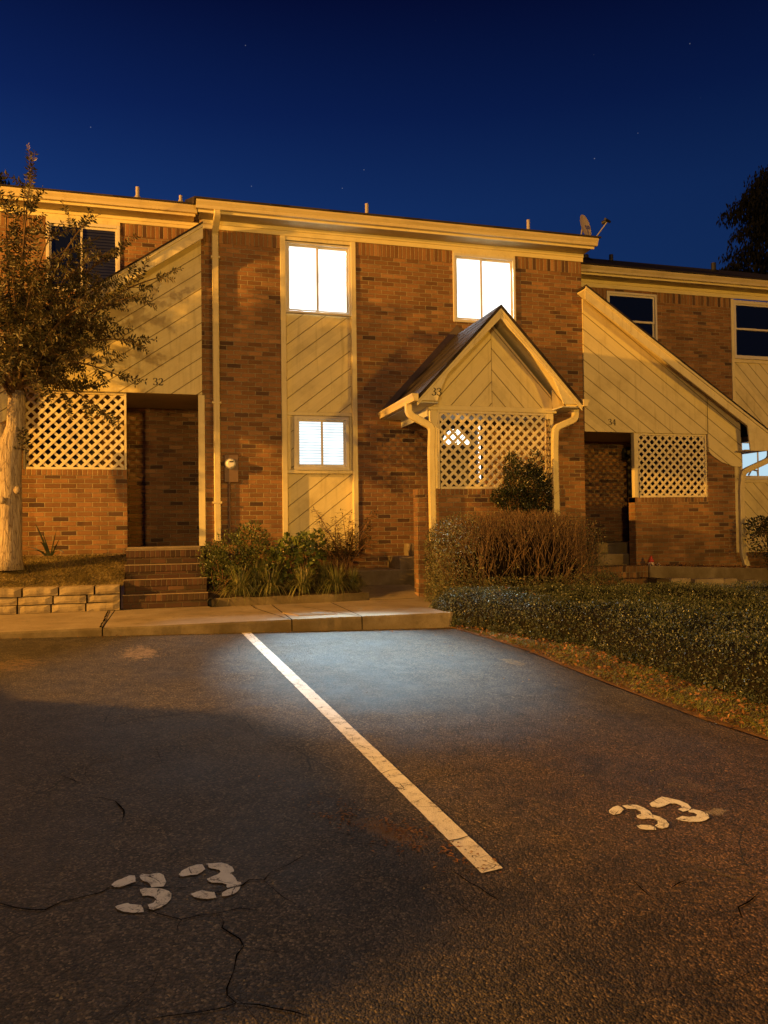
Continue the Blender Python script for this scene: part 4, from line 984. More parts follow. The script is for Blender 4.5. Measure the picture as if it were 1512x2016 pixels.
# retaining wall of split-face blocks
rw = MB(); random.seed(3)
for c, (z0, z1) in enumerate(((.50, .605), (.607, .71), (.712, .822))):
    x = -5.2 + c*.17
    while x < -.66:
        wd = rng(.34, .42); x1 = min(x+wd, -.635)
        if x1 - x > .12:
            y0 = -1.50 + rng(-.012, .012) - (.012 if c == 2 else 0); ti = rng(-.006, .006); n = 5; vs = []
            for i in range(n+1):
                for j in range(4):
                    fx = x+.006+(x1-x-.012)*i/n; fz = z0+.004+(z1-z0-.008)*j/3; edge = (i in (0, n)) or (j in (0, 3))
                    vs.append((fx, y0 - (0 if edge else .016) - .012*nz(fx, fz, c, 11), fz+ti*(i/n-.5)))
            for i in range(n+1): vs.append((x+.006+(x1-x-.012)*i/n, -1.27, z1-.004)); 
            b0 = len(rw.v); rw.v += vs
            for i in range(n):
                for j in range(3): rw.f.append((b0+i*4+j, b0+(i+1)*4+j, b0+(i+1)*4+j+1, b0+i*4+j+1))
                k = b0+(n+1)*4; rw.f.append((b0+i*4+3, b0+(i+1)*4+3, k+i+1, k+i))
            for e_ in (0, n):
                a = b0+e_*4; xx = vs[e_*4][0]; rw.v += [(xx, -1.27, z0)]; q = len(rw.v)-1
                rw.f.append((a, a+1, a+2, a+3, b0+(n+1)*4+e_, q) if e_ == 0 else (q, b0+(n+1)*4+e_, a+3, a+2, a+1, a))
        x = x1 + .008
o = rw.build('retaining_wall', M_stone, bevel=0); tag(o, 'low wall of three courses of tan split blocks under the tree', 'retaining wall')
rb = MB(); rb.box(-5.3, -.64, -1.46, -1.28, .3, .80); rb.build('backfill', M_crack, o)

# beds
def patch_mesh(name, x0, x1, y0, y1, zf, m, n=24, k=12):
    b = MB(); vs = [(x0+(x1-x0)*i/n, y0+(y1-y0)*j/k, zf(x0+(x1-x0)*i/n, y0+(y1-y0)*j/k)) for j in range(k+1) for i in range(n+1)]
    b.add(vs, [(j*(n+1)+i, j*(n+1)+i+1, (j+1)*(n+1)+i+1, (j+1)*(n+1)+i) for j in range(k) for i in range(n)]); return struct(name, b, m, smooth=True)
bankz = lambda x, y: .79 + (y+1.30)/1.30*.375 + .02*nz(x, y, 0, 4) + .01*nz(x, y, 1, 15)
patch_mesh('grass_bank', -8, -.61, -1.30, .02, bankz, M_turf, 50, 16)
bedz = lambda x, y: .60 + (y+1.40)/1.40*.32 + .02*nz(x, y, 0, 5)
patch_mesh('planting_bed', .455, 2.52, -1.40, .02, bedz, M_soil)
eb = MB()
for i in range(16):
    x0, x1 = .50+i*.135, .50+(i+1)*.135; f = lambda x: -1.52+.02*nz(x, 1, 0, 2)+(.0 if x < 2.2 else (x-2.2)*.35)
    dz = .60+.016*nz(i*.7, 2)
    eb.prism_z([(x0, f(x0)), (x1, f(x1)), (x1, f(x1)+.12), (x0, f(x0)+.12)], .45, dz)
o = eb.build('bed_edging', M_conc2); tag(o, 'low concrete edging in front of the strap-leaved plants', 'edging')
dp = MB(); dp.tube([(.50, -1.42, .56), (.50, -1.56, .555)], [.055, .058], 14, cap=False); dp.tube([(.50, -1.45, .56), (.50, -1.451, .56)], .05, 14); o = dp.build('drain_pipe', M_black); tag(o, 'black plastic drain pipe end beside the dark brick steps', 'drain pipe')
# loose landscape blocks on the right
for i, (x0, x1, z0, z1, yy, lb) in enumerate(((8.03, 8.42, .40, .60, -.72, 'squared weathered block nearest the brick steps'), (8.50, 9.08, .40, .585, -.72, 'longest weathered block, second from the brick steps'), (9.12, 9.40, .42, .62, -.66, 'reddish weathered block, third from the brick steps'), (9.45, 9.78, .38, .52, -.74, 'low rounded block nearest the downspout'))):
    b = MB(); b.box(x0, x1, yy, yy+.2, z0-.12, z1); o = b.build('edging_block', M_stone, bevel=.018); tag(o, lb, 'block', 'edging blocks in the right bed')
    o.rotation_euler = (0, rng(-.008, .008), 0)
b = MB(); b.box(7.67, 7.90, -.84, -.35, .2, .60); b.build('bed_gap', M_soil); bpy.data.objects['bed_gap']['kind'] = 'structure'; bpy.data.objects['bed_gap'].name = 'bed_soil'

# --- unseen van added behind the camera to shade the near end of the bay
van = thing('shade_van', 'plain dark panel van added out of view to shade the near lot', 'van', (3.9, -16.2, lotz(3.9, -16.2)))
vd = Vector((-.62, .78, 0)); vr = Vector((.78, .62, 0)); vc = Vector((3.51, -15.15, lotz(3.51, -15.15)))
def vbox(name, a0, a1, b0, b1, z0, z1, m, bev=.05, slant=0, parent=van):
    k = MB(); P = [(a0, b0), (a1, b0), (a1, b1), (a0, b1)]
    lo = [tuple(vc + vr*a + vd*b_ + Vector((0, 0, z0))) for a, b_ in P]; hi = [tuple(vc + vr*(a + (slant if a < 0 else 0)) + vd*b_ + Vector((0, 0, z1))) for a, b_ in P]
    k.add(lo+hi, [(0, 3, 2, 1), (4, 5, 6, 7), (0, 1, 5, 4), (1, 2, 6, 5), (2, 3, 7, 6), (3, 0, 4, 7)]); return k.build(name, m, parent, bevel=bev)
vm = plain('van_paint', (.05, .05, .055), .35, .5, 0, 2, .1)
vbox('body', -2.6, 2.4, -.95, .95, .35, 1.15, vm); vbox('cabin', -2.0, 2.38, -.90, .90, 1.151, 2.62, vm, .08, .45)
vbox('windscreen', -2.02, -1.98, -.8, .8, 1.25, 2.3, M_dark, 0, .38)
for a in (-1.7, 1.6):
    for b_ in (-.9, .9):
        k = MB(); c_ = vc + vr*a + vd*b_ + Vector((0, 0, .33)); k.tube([c_-vd*.12, c_+vd*.12], .33, 20); k.build('wheel', M_black, van)

# --- unseen estate car added in the next bay left, to shade the lot
def sedan(loc, col, label):
    r = thing('shade_car', label, 'car', loc); x0, y0, z0 = loc
    pm = plain('car_paint', col, .3, .5, .2, 2, .08)
    prof = [(-2.30, .42), (-2.28, .70), (-2.15, .82), (-1.20, .92), (-1.0, .94), (1.45, .96), (2.10, .90), (2.26, .78), (2.28, .45), (2.0, .26), (-2.0, .24)]
    roofp = [(-1.15, .93), (-.45, 1.36), (-.05, 1.42), (1.55, 1.40), (1.95, 1.24), (2.2, .90)]
    # y forward is -prof.x: the nose points to +Y
    def lathe(P, ws, m, name, parent):
        k = MB(); n = len(P); N = len(ws)
        for w_, dz in ws:
            for (a, b_) in P: k.v.append((x0+w_, y0-a, z0+b_+dz*(b_-.3)))
        for i in range(N-1):
            for j in range(n): k.f.append((i*n+j, i*n+(j+1) % n, (i+1)*n+(j+1) % n, (i+1)*n+j))
        k.f.append(tuple(range(n-1, -1, -1))); k.f.append(tuple((N-1)*n+j for j in range(n))); return k.build(name, m, parent, smooth=False, bevel=.02)
    lathe(prof, [(-.90, -.04), (-.80, 0), (.80, 0), (.90, -.04)], pm, 'body', r)
    lathe(roofp, [(-.72, -.16), (-.62, 0), (.62, 0), (.72, -.16)], pm, 'cabin', r)
    for s in (-1, 1):
        k = MB(); k.poly([(x0+s*.80, y0+.95, z0+.96), (x0+s*.80, y0-1.95, z0+.98), (x0+s*.725, y0-1.75, z0+1.22), (x0+s*.70, y0-1.3, z0+1.28), (x0+s*.70, y0+.3, z0+1.26)]); k.build('side_window', M_dark, r)
        k = MB(); k.box(x0+s*.85, x0+s*.62, y0+2.27, y0+2.31, z0+.60, z0+.72); k.build('headlight', M_metalgrey, r)
        k = MB(); k.box(x0+s*.85, x0+s*.62, y0-2.30, y0-2.27, z0+.68, z0+.80); k.build('tail_light', plain('tail_red', (.2, .01, .01), .3), r)
        k = MB(); k.box(x0+s*.93, x0+s*1.03, y0+.55, y0+.70, z0+.93, z0+1.05); k.build('wing_mirror', pm, r, bevel=.02)
        for a in (-1.38, 1.42):
            k = MB(); c_ = Vector((x0+s*.80, y0-a, z0+.31)); k.tube([c_-Vector((.11, 0, 0)), c_+Vector((.11, 0, 0))], .315, 24); wh = k.build('wheel', M_black, r)
            k = MB(); k.tube([c_+Vector((s*.10, 0, 0)), c_+Vector((s*.118, 0, 0))], .19, 14); k.build('rim', M_metalgrey, wh)
    return r
sedan((-4.8, -6.95, lotz(-4.8, -6.95)), (.10, .10, .11), 'grey estate car added out of view on the left to shade the lot')

# ================================================================== planting
random.seed(11)
Cc = Vector((0, -D, 1.5))
def at(px, py, Y):
    d = F_*1514 + R2*(px-756) + U2*(1008-py); return Cc + d*((Y+D)/d.y)

# --- crepe myrtle
tree = thing('crepe_myrtle_tree', 'crepe myrtle with pale peeling trunk and dark feathery crown before the left townhouse', 'tree', (-2.07, -.62, 1.0))
tk = MB(); tk.smooth = True
def wob_tube(mb, pts, radii, n=14, amp=.12, sc=5):
    b0 = len(mb.v); mb.tube(pts, radii, n)
    for i in range(b0, len(mb.v)):
        v = Vector(mb.v[i]); k = (i-b0)//n; r = radii[min(k, len(radii)-1)]; c = Vector(pts[min(k, len(pts)-1)])
        d = v-c; mb.v[i] = tuple(c + d*(1+amp*2*nz(d.x/r*1.3+7*len(radii), d.y/r*1.3, v.z*1.2)+amp*nz(v.x*sc*2, v.y*sc*2, v.z*sc*.8)))
tp = [at(18, 1122, -.62), at(18, 1100, -.62), at(20, 1060, -.62), at(20, 1000, -.63), at(21, 950, -.64), at(20, 900, -.65), at(24, 870, -.66), at(31, 840, -.66), at(33, 800, -.66), at(34, 770, -.66)]
wob_tube(tk, tp, [.205, .16, .142, .136, .134, .138, .125, .10, .098, .09], 16, .10)
sp_ = [at(10, 930, -.62), at(4, 880, -.60), at(0, 850, -.58), at(-3, 838, -.58)]
wob_tube(tk, sp_, [.13, .12, .115, .11], 14, .08)
for (kx, ky) in ((35, 965), (4, 985)): k = at(kx, ky, -.80); wob_tube(tk, [k+Vector((0, .06, 0)), k, k-Vector((0, .02, 0))], [.04, .055, .03], 8, .2)
tk.build('trunk', M_bark, tree)
sp2 = MB()
for i in range(110): p_ = at(rng(30, 55), rng(845, 885), -.72+rng(-.08, .05)); sp2.leaf(p_, rvec(), rvec(), .05, .03)
limbs = MB(); leaves = MB(); fork = at(34, 785, -.66)
tips = [(60, 342, -.9), (47, 385, -.7), (168, 440, -1.0), (12, 425, -.5), (98, 465, -1.3), (228, 492, -.85), (306, 548, -1.05), (256, 585, -1.3), (245, 668, -1.15), (222, 735, -1.05), (196, 805, -.95), (150, 610, -1.7), (62, 560, -1.5), (-5, 600, -1.2), (-70, 480, -.9), (-110, 650, -1.1), (-150, 560, -.9), (-120, 760, -1.0), (28, 690, -1.7), (118, 700, -1.6), (-80, 395, -.8), (135, 560, -.7), (180, 640, -.8), (70, 640, -1.2), (20, 520, -1.0), (120, 770, -1.2), (-30, 740, -1.4), (75, 740, -1.5), (160, 520, -1.1), (205, 560, -1.0), (40, 620, -.7), (100, 620, -1.3), (90, 540, -.9)]
def leafy_twig(p0, d, L, droop, scale=1.0):
    p = Vector(p0); d = Vector(d).normalized(); n = max(4, int(L/.027)); pts = [p.copy()]
    for i in range(n):
        d = (d + Vector((0, 0, -droop)) + rvec()*.05).normalized(); p = p + d*(L/n); pts.append(p.copy())
        s = d.cross(rvec()).normalized()
        if i > 1:
            for q in (-1, 1):
                k = scale*rng(.8, 1.15)*(1 if i < n-4 else .7)
                leaves.leaf(p, (d*.45 + s*q + Vector((0, 0, rng(-.35, .15)))), d.cross(s)+rvec()*.35, .078*k, .032*k)
    if len(pts) > 6: pts = pts[::3]+[pts[-1]]
    limbs.tube(pts, [.0045-.003*i/len(pts) for i in range(len(pts))], 4, False)
for (px, py, Y) in tips:
    T = at(px, py, Y); S = fork + Vector((rng(-.05, .05), rng(-.05, .05), rng(-.05, .2))); n = 12
    mid = S.lerp(T, .45) + Vector((0, 0, .28 + .12*(T-S).length)) + Vector((rng(-.1, .1), rng(-.1, .1), 0)); P = [p for p in arc(S, mid, T, n)]
    L = (T-S).length; limbs.tube(P, [.026*(1-.85*i/n)+.003 for i in range(n+1)], 6, False)
    for i in range(3, n+1):
        d0 = (P[i]-P[i-1]).normalized()
        for q in range(2):
            s = d0.cross(rvec()).normalized(); d = d0*rng(.3, 1.0)+s*rng(.4, .9)+Vector((0, 0, rng(0, .35)))
            if i == n: d = d0 + s*.15
            leafy_twig(P[i].lerp(P[i-1], rng(0, 1)), d, rng(.22, .50), rng(-.01, .05))
for k in range(40):
    p0 = at(rng(-60, 150), rng(560, 780), rng(-1.6, -.4)); leafy_twig(p0, (rng(-1, 1), rng(-1, .2), rng(-.2, 1)), rng(.25, .5), rng(0, .06))
limbs.build('limbs', bark_mat('dark_limb_bark', (.05, .03, .015), (.13, .08, .04), 40, .3, .004), tree); leaves.v += []; n0 = len(leaves.v)
for f in sp2.f: leaves.f.append(tuple(i+n0 for i in f))
leaves.v += sp2.v
leaves.build('crown', M_lf_tree, tree)

# --- generic shrubs
def blob_points(blobs, n, shell=.55):
    out = []
    wt = [b[1][0]*b[1][1]+b[1][2]*b[1][0] for b in blobs]
    for i in range(n):
        (c, r) = random.choices(blobs, wt)[0]; d = rvec(); k = (shell + (1-shell)*random.random()**.6) * (1+.16*nz(d.x*2+c[0], d.y*2, d.z*2)*2)
        out.append((Vector((c[0]+d.x*r[0]*k, c[1]+d.y*r[1]*k, c[2]+d.z*r[2]*k)), d))
    return out
def shrub(name, label, cat, base, blobs, n, L, W, m, group=None, stems=10, stem_m=None, up=.35, zmin=-9):
    r = thing(name, label, cat, base, group); lf = MB()
    for p, d in blob_points(blobs, n):
        if p.z < zmin: continue
        dd = d + rvec()*.8 + Vector((0, 0, up)); k = rng(.7, 1.2); lf.leaf(p, dd, d+rvec()*.6, L*k, W*k)
    lf.build('foliage', m, r); s = MB()
    for i in range(stems):
        (c, q) = random.choice(blobs); e = Vector((c[0]+rng(-.6, .6)*q[0], c[1]+rng(-.6, .6)*q[1], c[2]+rng(-.2, .7)*q[2])); b = Vector(base)+Vector((rng(-.08, .08), rng(-.06, .06), -.02))
        s.tube(arc(b, b.lerp(e, .5)+Vector((rng(-.08, .08), 0, .08)), e, 5), [.012, .010, .009, .007, .005, .003], 5, False)
    s.build('stems', stem_m or M_twig, r); return r
shrub('leafy_shrub', 'rounded green shrub growing between the downspout and the siding panel', 'shrub', (1.05, -.75, .75),
      [((.98, -.72, 1.15), (.46, .36, .38)), ((1.22, -.85, 1.0), (.42, .32, .30)), ((.80, -.78, 1.02), (.38, .30, .30)), ((1.12, -.6, 1.38), (.24, .25, .24))], 3600, .042, .026, M_lf_shrub, stems=22)
shrub('small_shrub', 'low dark shrub leaning over the right edge of the dark brick steps', 'shrub', (.62, -1.05, .66),
      [((.62, -1.0, .92), (.24, .26, .30)), ((.52, -.85, 1.12), (.17, .2, .24)), ((.80, -1.12, .80), (.26, .2, .20))], 1800, .036, .02, M_lf_shrub, stems=14)
shrub('broad_leaved_plant', 'pale green broad-leaved plant under the lower lit window', 'shrub', (1.78, -.9, .72),
      [((1.72, -.9, 1.12), (.33, .28, .30)), ((1.95, -.8, 1.22), (.26, .25, .24)), ((1.5, -1.0, 1.05), (.22, .2, .28))], 520, .095, .075, M_lf_broad, stems=16, up=.1)
# nandina-like plant
nd = thing('narrow_leaved_shrub', 'tall dark narrow-leaved shrub left of the concrete steps', 'shrub', (2.42, -.8, .8)); lf = MB(); s = MB()
for i in range(46):
    b = Vector((2.42+rng(-.12, .12), -.8+rng(-.1, .1), .78)); e = Vector((2.40+rng(-.42, .46), -.8+rng(-.35, .25), rng(1.15, 1.80)))
    P = arc(b, b.lerp(e, .55)+Vector((0, 0, .18)), e, 7); s.tube(P, [.008-.0008*k for k in range(8)], 5, False)
    for k in range(3, 8):
        for q in range(9):
            a = rng(0, 6.28); lf.leaf(P[k]+rvec()*.035, (cos(a), sin(a), rng(-.5, .35)), (0, 0, 1), rng(.07, .125), .017)
lf.build('foliage', M_lf_nandina, nd); s.build('stems', M_twig, nd)
# strap-leaved clumps
def clump_mesh(n, L, w, seed):
    random.seed(seed); m_ = MB()
    for i in range(n):
        a = rng(0, 6.28); o = rng(.35, 1.25); l = L*rng(.65, 1.1); sd = Vector((-sin(a), cos(a), 0))*w*.5*rng(.7, 1.1)
        P = []; r0 = rng(0, .05)
        for k in range(6):
            t_ = k/5; q_ = min(1.15, o); h = l*(1.75-.35*q_)*t_ - l*1.42*q_*t_*t_ ; P.append(Vector((cos(a)*(r0+l*.80*o*t_), sin(a)*(r0+l*.80*o*t_), max(h, -.10))))
        for k in range(5):
            s0 = sd*(1-(k/5)**2*.8); s1 = sd*(1-((k+1)/5)**2*.8) if k < 4 else sd*.05; m_.quad(P[k]-s0, P[k]+s0, P[k+1]+s1, P[k+1]-s1)
    return m_
clump_src = []
spots = [(473, 1158, -1.28, 'strap-leaved clump nearest the dark brick steps'), (533, 1152, -1.22, 'strap-leaved clump, second from the dark brick steps'), (598, 1158, -1.28, 'strap-leaved clump at the middle of the bed edging'), (662, 1152, -1.24, 'strap-leaved clump at the right end of the bed edging'),
         (505, 1118, -.98, 'strap-leaved clump just below the green rounded shrub'), (640, 1115, -.95, 'strap-leaved clump below the narrow-leaved shrub'), (696, 1136, -1.05, 'small strap-leaved clump touching the concrete step')]
protos = [clump_mesh(300, .40, .014, 21+i).build('border_grass', M_lf_lir) for i in range(3)]
for i, (px, py, Y, lb) in enumerate(spots):
    o = protos[i] if i < 3 else protos[i % 3].copy()
    if i >= 3: COL.objects.link(o)
    p_ = at(px, py, Y); p_.z = max(bedz(p_.x, p_.y)-.01, .60); o.location = p_; o.rotation_euler = (0, 0, i*1.7); o.scale = (1.0 if i != 6 else .7,)*3
    tag(o, lb, 'plant', 'strap-leaved clumps along the bed edging')
random.seed(31)
ir = MB()
for (tx, ty, bx, w_) in ((70, 1032, 97, .020), (112, 1040, 100, .012), (60, 1088, 92, .018), (126, 1088, 100, .018), (78, 1068, 95, .018), (118, 1060, 102, .016), (84, 1050, 98, .014), (50, 1080, 90, .014)):
    b = at(bx, 1094, -.25); e = at(tx, ty, -.28+rng(-.05, .05)); P = arc(b, b.lerp(e, .6)+Vector((0, 0, .10 if ty > 1060 else .03)), e, 6)
    for k in range(6): s0 = Vector((w_*(1-k/7), 0, .003)); s1 = Vector((w_*(1-(k+1)/7), 0, .003)); ir.quad(P[k]-s0, P[k]+s0, P[k+1]+s1, P[k+1]-s1)
o = ir.build('iris_plant', M_lf_climb); tag(o, 'small dark spiky plant against the brick wall beside the tree', 'plant')

# --- big twiggy bush
tb = thing('twiggy_bush', 'large boxy bush of bare brown twigs in front of the gabled porch', 'bush', (4.5, -2.2, .45)); tw = MB(); lf = MB()
X0, X1, Y0, Y1, ZB, ZT = 3.28, 5.82, -2.72, -1.62, .42, 1.74
def in_box(p):   # 0 centre .. 1 surface of a rounded box
    u = abs((p.x-(X0+X1)/2)/((X1-X0)/2)); v = abs((p.y-(Y0+Y1)/2)/((Y1-Y0)/2)); h = max(0, (p.z-1.05)/(ZT-1.05)) if p.z > 1.05 else 0
    return (u**3+v**3+h**3)**(1/3)
bases = [(rng(3.75, 5.35), rng(-2.4, -1.95)) for i in range(26)]
for i in range(1500):
    bx, by = random.choice(bases); p = Vector((bx+rng(-.06, .06), by+rng(-.06, .06), .40)); a = rng(0, 6.28); lean = rng(.0, 1.0)
    d = Vector((cos(a)*lean*1.25, sin(a)*lean*.8, 1)).normalized()
    if i > 650:   # side twigs that start higher up
        p = Vector((rng(X0+.15, X1-.15), rng(Y0+.1, Y1-.1), rng(.7, 1.45))); d = Vector((rng(-.5, .5)+(p.x-4.55)*.35, rng(-.5, .4), rng(.5, 1.2))).normalized()
    P = [p.copy()]; cap = rng(.93, 1.05)
    for k in range(26):
        d = (d + rvec()*.27 + Vector((0, 0, .07))).normalized(); p = p + d*.062
        if in_box(p) > cap: break
        P.append(p.copy())
    if len(P) < 4: continue
    n = len(P); r0 = rng(.004, .0095) if i < 650 else rng(.002, .004)
    tw.tube(P, [r0*(1-.6*k/n) for k in range(n)], 4, False)
    if random.random() < .55:
        for q in range(random.randint(1, 4)): c = random.choice(P[n//2:]); lf.leaf(c, rvec(), rvec(), rng(.02, .034), rng(.011, .018))
for i in range(23000):
    z = ZB + (ZT-ZB-.05)*random.random(); u = random.random(); wleft = random.random()
    if wleft < .42: x = X0 + .02 + .55*u*u; y = rng(Y0, Y1)
    elif wleft < .72: x = rng(X0, X1); y = Y0 + .25*u; z = ZB + .42*random.random()**1.3
    elif wleft < .80: x = X1 - .35*u*u; y = rng(Y0, Y1)
    else: x = rng(X0, X1); y = rng(Y0+.1, Y1); z = ZB + .60*random.random()
    p = Vector((x, y, z)); k = in_box(p)
    if k > 1.04 or (k < .62 and z > .9): continue
    lf.leaf(p, rvec()+Vector((0, 0, .3)), rvec(), rng(.022, .036), rng(.012, .02))
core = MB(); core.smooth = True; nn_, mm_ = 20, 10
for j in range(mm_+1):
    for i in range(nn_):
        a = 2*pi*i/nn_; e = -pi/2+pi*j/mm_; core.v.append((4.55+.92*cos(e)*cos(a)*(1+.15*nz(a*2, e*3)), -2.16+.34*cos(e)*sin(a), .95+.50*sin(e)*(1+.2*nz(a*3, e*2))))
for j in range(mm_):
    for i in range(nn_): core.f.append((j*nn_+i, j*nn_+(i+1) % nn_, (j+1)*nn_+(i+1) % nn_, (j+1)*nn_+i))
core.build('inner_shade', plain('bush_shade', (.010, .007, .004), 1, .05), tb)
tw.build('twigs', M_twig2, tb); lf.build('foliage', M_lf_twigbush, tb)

# --- climber on the lattice
cb_ = [((4.88, -1.72, 2.10), (.32, .2, .33)), ((4.75, -1.70, 1.88), (.28, .2, .22)), ((5.08, -1.68, 2.0), (.24, .2, .38)), ((4.72, -1.70, 2.36), (.12, .12, .20)), ((5.12, -1.66, 2.42), (.10, .1, .18)), ((4.52, -1.72, 1.92), (.14, .12, .12)), ((5.22, -1.66, 1.9), (.13, .12, .33))]
cl = shrub('evergreen_bush', 'dark glossy bush growing up in front of the middle porch lattice', 'bush', (4.85, -1.75, .45), cb_, 8000, .038, .020, M_lf_climb, stems=26, up=.1)
sp = MB()
for i in range(60):
    p0 = Vector((rng(4.5, 5.3), -1.72, rng(1.8, 2.5))); d = Vector((rng(-.6, .6), rng(-.4, .1), rng(.2, 1))).normalized(); P = [p0+d*(.05*k)+rvec()*.006 for k in range(6)]
    sp.tube(P, .0022, 4, False)
sp.build('shoots', M_twig, cl)
vn = MB(); lv = MB()
for i in range(7):
    x = 5.44+rng(-.04, .05); P = [Vector((x+.03*sin(k*.9+i), -1.425+rng(-.01, .01), 2.1+k*.09)) for k in range(12)]; vn.tube(P, .003, 4, False)
    for p in P:
        for q in range(2): lv.leaf(p, rvec(), rvec(), .028, .016)
o = vn.build('vine', M_twig); tag(o, 'thin vine climbing the right edge of the middle lattice', 'vine'); lv.build('foliage', M_lf_climb, o)

# --- shrubs on the right
shrub('small_azalea', 'small bush with pale leaf tips at the right foot of the twiggy bush', 'bush', (6.15, -1.9, .42), [((6.05, -1.9, .60), (.36, .26, .22)), ((6.38, -1.8, .52), (.26, .2, .15))], 1500, .034, .02, M_lf_twigbush, stems=12)
shrub('dark_shrub', 'dark dense shrub at the far right beside the right downspout', 'bush', (10.45, -.45, .5), [((10.35, -.45, 1.20), (.50, .32, .42)), ((10.75, -.5, 1.30), (.55, .35, .45)), ((10.2, -.35, 1.45), (.30, .25, .18)), ((10.7, -.45, .85), (.45, .3, .3))], 5200, .05, .024, M_lf_climb, stems=26)

# --- low hedge on the island
hg = thing('low_hedge', 'broad low clipped hedge of tiny leaves right of the parking bay', 'hedge', (4.6, -3.6, .3)); body = MB(); lf = MB()
def hx(y): return edge_x(y) + (-.04 + .66*min(1, max(0, (-3.15-y)/1.8)))
YB = -2.70
def hh(x, y):
    d = min((x-hx(min(y, -3.15)))*.93, (YB-y)+.02, (y+11)); 
    if d <= 0: return 0
    k = min(1, d/.26); H = .375 + .035*nz(x, y, 0, .9)*2 + .03*nz(x, y, 4, 3.3) + .018*nz(x, y, 8, 9)
    return H*sqrt(max(0, 1-(1-k)**2))
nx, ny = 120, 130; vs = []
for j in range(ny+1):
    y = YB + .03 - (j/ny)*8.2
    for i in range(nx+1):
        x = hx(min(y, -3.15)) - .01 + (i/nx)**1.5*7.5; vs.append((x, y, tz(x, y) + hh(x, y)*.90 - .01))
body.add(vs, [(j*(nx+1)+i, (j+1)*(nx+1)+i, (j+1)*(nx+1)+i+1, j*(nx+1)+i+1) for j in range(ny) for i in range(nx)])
body.build('stems', plain('hedge_shade', (.012, .010, .006), 1, .1), hg, smooth=True)  # near-black body under the leaves; its colour stands for shade between them
cnt = 0
while cnt < 125000:
    y = YB - random.random()**1.25*7.2; x = hx(min(y, -3.15)) + random.random()**1.5*6.6
    if x > .93*(y+D)+2.4: continue
    h = hh(x, y)
    if h <= 0: continue
    e = .02; gx = (hh(x+e, y)-h)/e; gy = (hh(x, y+e)-h)/e; nrm = Vector((-gx, -gy, 1)).normalized()
    steep = min(4, sqrt(gx*gx+gy*gy)); q = 1 + (int(steep*2.2) if x-hx(min(y, -3.15)) < .3 else 0)
    for r_ in range(q):
        p = Vector((x, y, tz(x, y) + h*(1 if r_ == 0 else rng(.15, 1)))) + nrm*rng(-.035, .018)
        k = rng(.55, 1.35); lf.leaf(p, nrm*rng(.1, 1.0)+rvec()*.9, nrm+rvec()*.7, .021*k, .013*k); cnt += 1
for i in range(420):   # stray shoots
    y = YB - random.random()*6; x = hx(min(y, -3.15)) + random.random()**1.5*4.5; h = hh(x, y)
    if h < .2: continue
    p = Vector((x, y, tz(x, y)+h-.01)); d = (Vector((0, 0, 1))+rvec()*.5).normalized()
    for k in range(6): lf.leaf(p+d*(.012*k), rvec()+d*.5, rvec(), .02, .011)
lf.build('foliage', M_lf_hedge, hg)
dl_ = MB()
for i in range(60):
    y = YB - random.random()**1.3*4; x = hx(min(y, -3.15)) + .2+random.random()*4; dl_.leaf((x, y, tz(x, y)+hh(x, y)+.01), rvec()*Vector((1, 1, .3)), (0, 0, 1), .06, .035)
o = dl_.build('fallen_leaves', M_dry); tag(o, 'dry brown leaves caught on top of the low hedge', 'leaves', kind='stuff')

# --- grass and litter
gr = MB()
for i in range(15000):
    x = -.64 - random.random()**1.1*2.6; y = rng(-1.30, -.02); z = bankz(x, y); dn = nz(x, y, 0, 3)
    if dn < -.35 and random.random() < .5: continue
    h = rng(.035, .10)*(1+.5*dn); a = rng(0, 6.28); gr.blade((x, y, z-.004), (cos(a)*h*.6, sin(a)*h*.6, h*.7), rng(.006, .010), (cos(a)*h*.5, sin(a)*h*.5, -h*.2))
o = gr.build('grass', M_grass); tag(o, 'short dry grass growing on the bank under the tree', 'grass', kind='stuff')
g2 = MB(); dl2 = MB()
for i in range(26000):
    y = -3.5 - random.random()**.9*6.2; e0 = edge_x(y); e1 = hx(y)+.06; u = random.random(); x = e0 + .03 + (e1-e0)*u
    if x > .93*(y+D)+2.4: continue
    dn = nz(x, y, 2, 2.6); 
    if dn < -.3 and random.random() < .6: continue
    if u < .12 and random.random() < .6: continue
    h = rng(.02, .06)*(1+.6*dn); a = rng(0, 6.28); g2.blade((x, y, tz(x, y)-.004), (cos(a)*h*.6, sin(a)*h*.6, h*.7), rng(.004, .007), (cos(a)*h*.4, sin(a)*h*.4, -h*.2))
o = g2.build('verge_grass', M_grass2); tag(o, 'yellow green grass strip between the asphalt and the low hedge', 'grass', kind='stuff')
for i in range(1900):
    y = -3.42 - random.random()**.9*6; e0 = edge_x(y); e1 = hx(y)+.05; x = e0 - .02 + (e1-e0+.02)*random.random()**.75
    if x > .93*(y+D)+2.4: continue
    k = rng(.5, 1.2); dl2.leaf((x, y, tz(x, y)+rng(.003, .03)), rvec()*Vector((1, 1, .35)), rvec()+Vector((0, 0, 1.2)), .042*k, .024*k)
for i in range(170):
    x, y = (rng(2.2, 3.3), -3.36-abs(random.gauss(0, .10))) if i < 110 else (rng(-1.8, 2.2), -3.34-abs(random.gauss(0, .05)))
    dl2.leaf((x, y, lotz(x, y)+.008), rvec()*Vector((1, 1, .1)), (0, 0, 1), rng(.015, .04), rng(.01, .02))
for i in range(26):
    x, y = rng(2.5, 3.35), rng(-6, -3.6); dl2.leaf((x, y, lotz(x, y)+.008), rvec()*Vector((1, 1, .1)), (0, 0, 1), rng(.02, .05), rng(.01, .025))
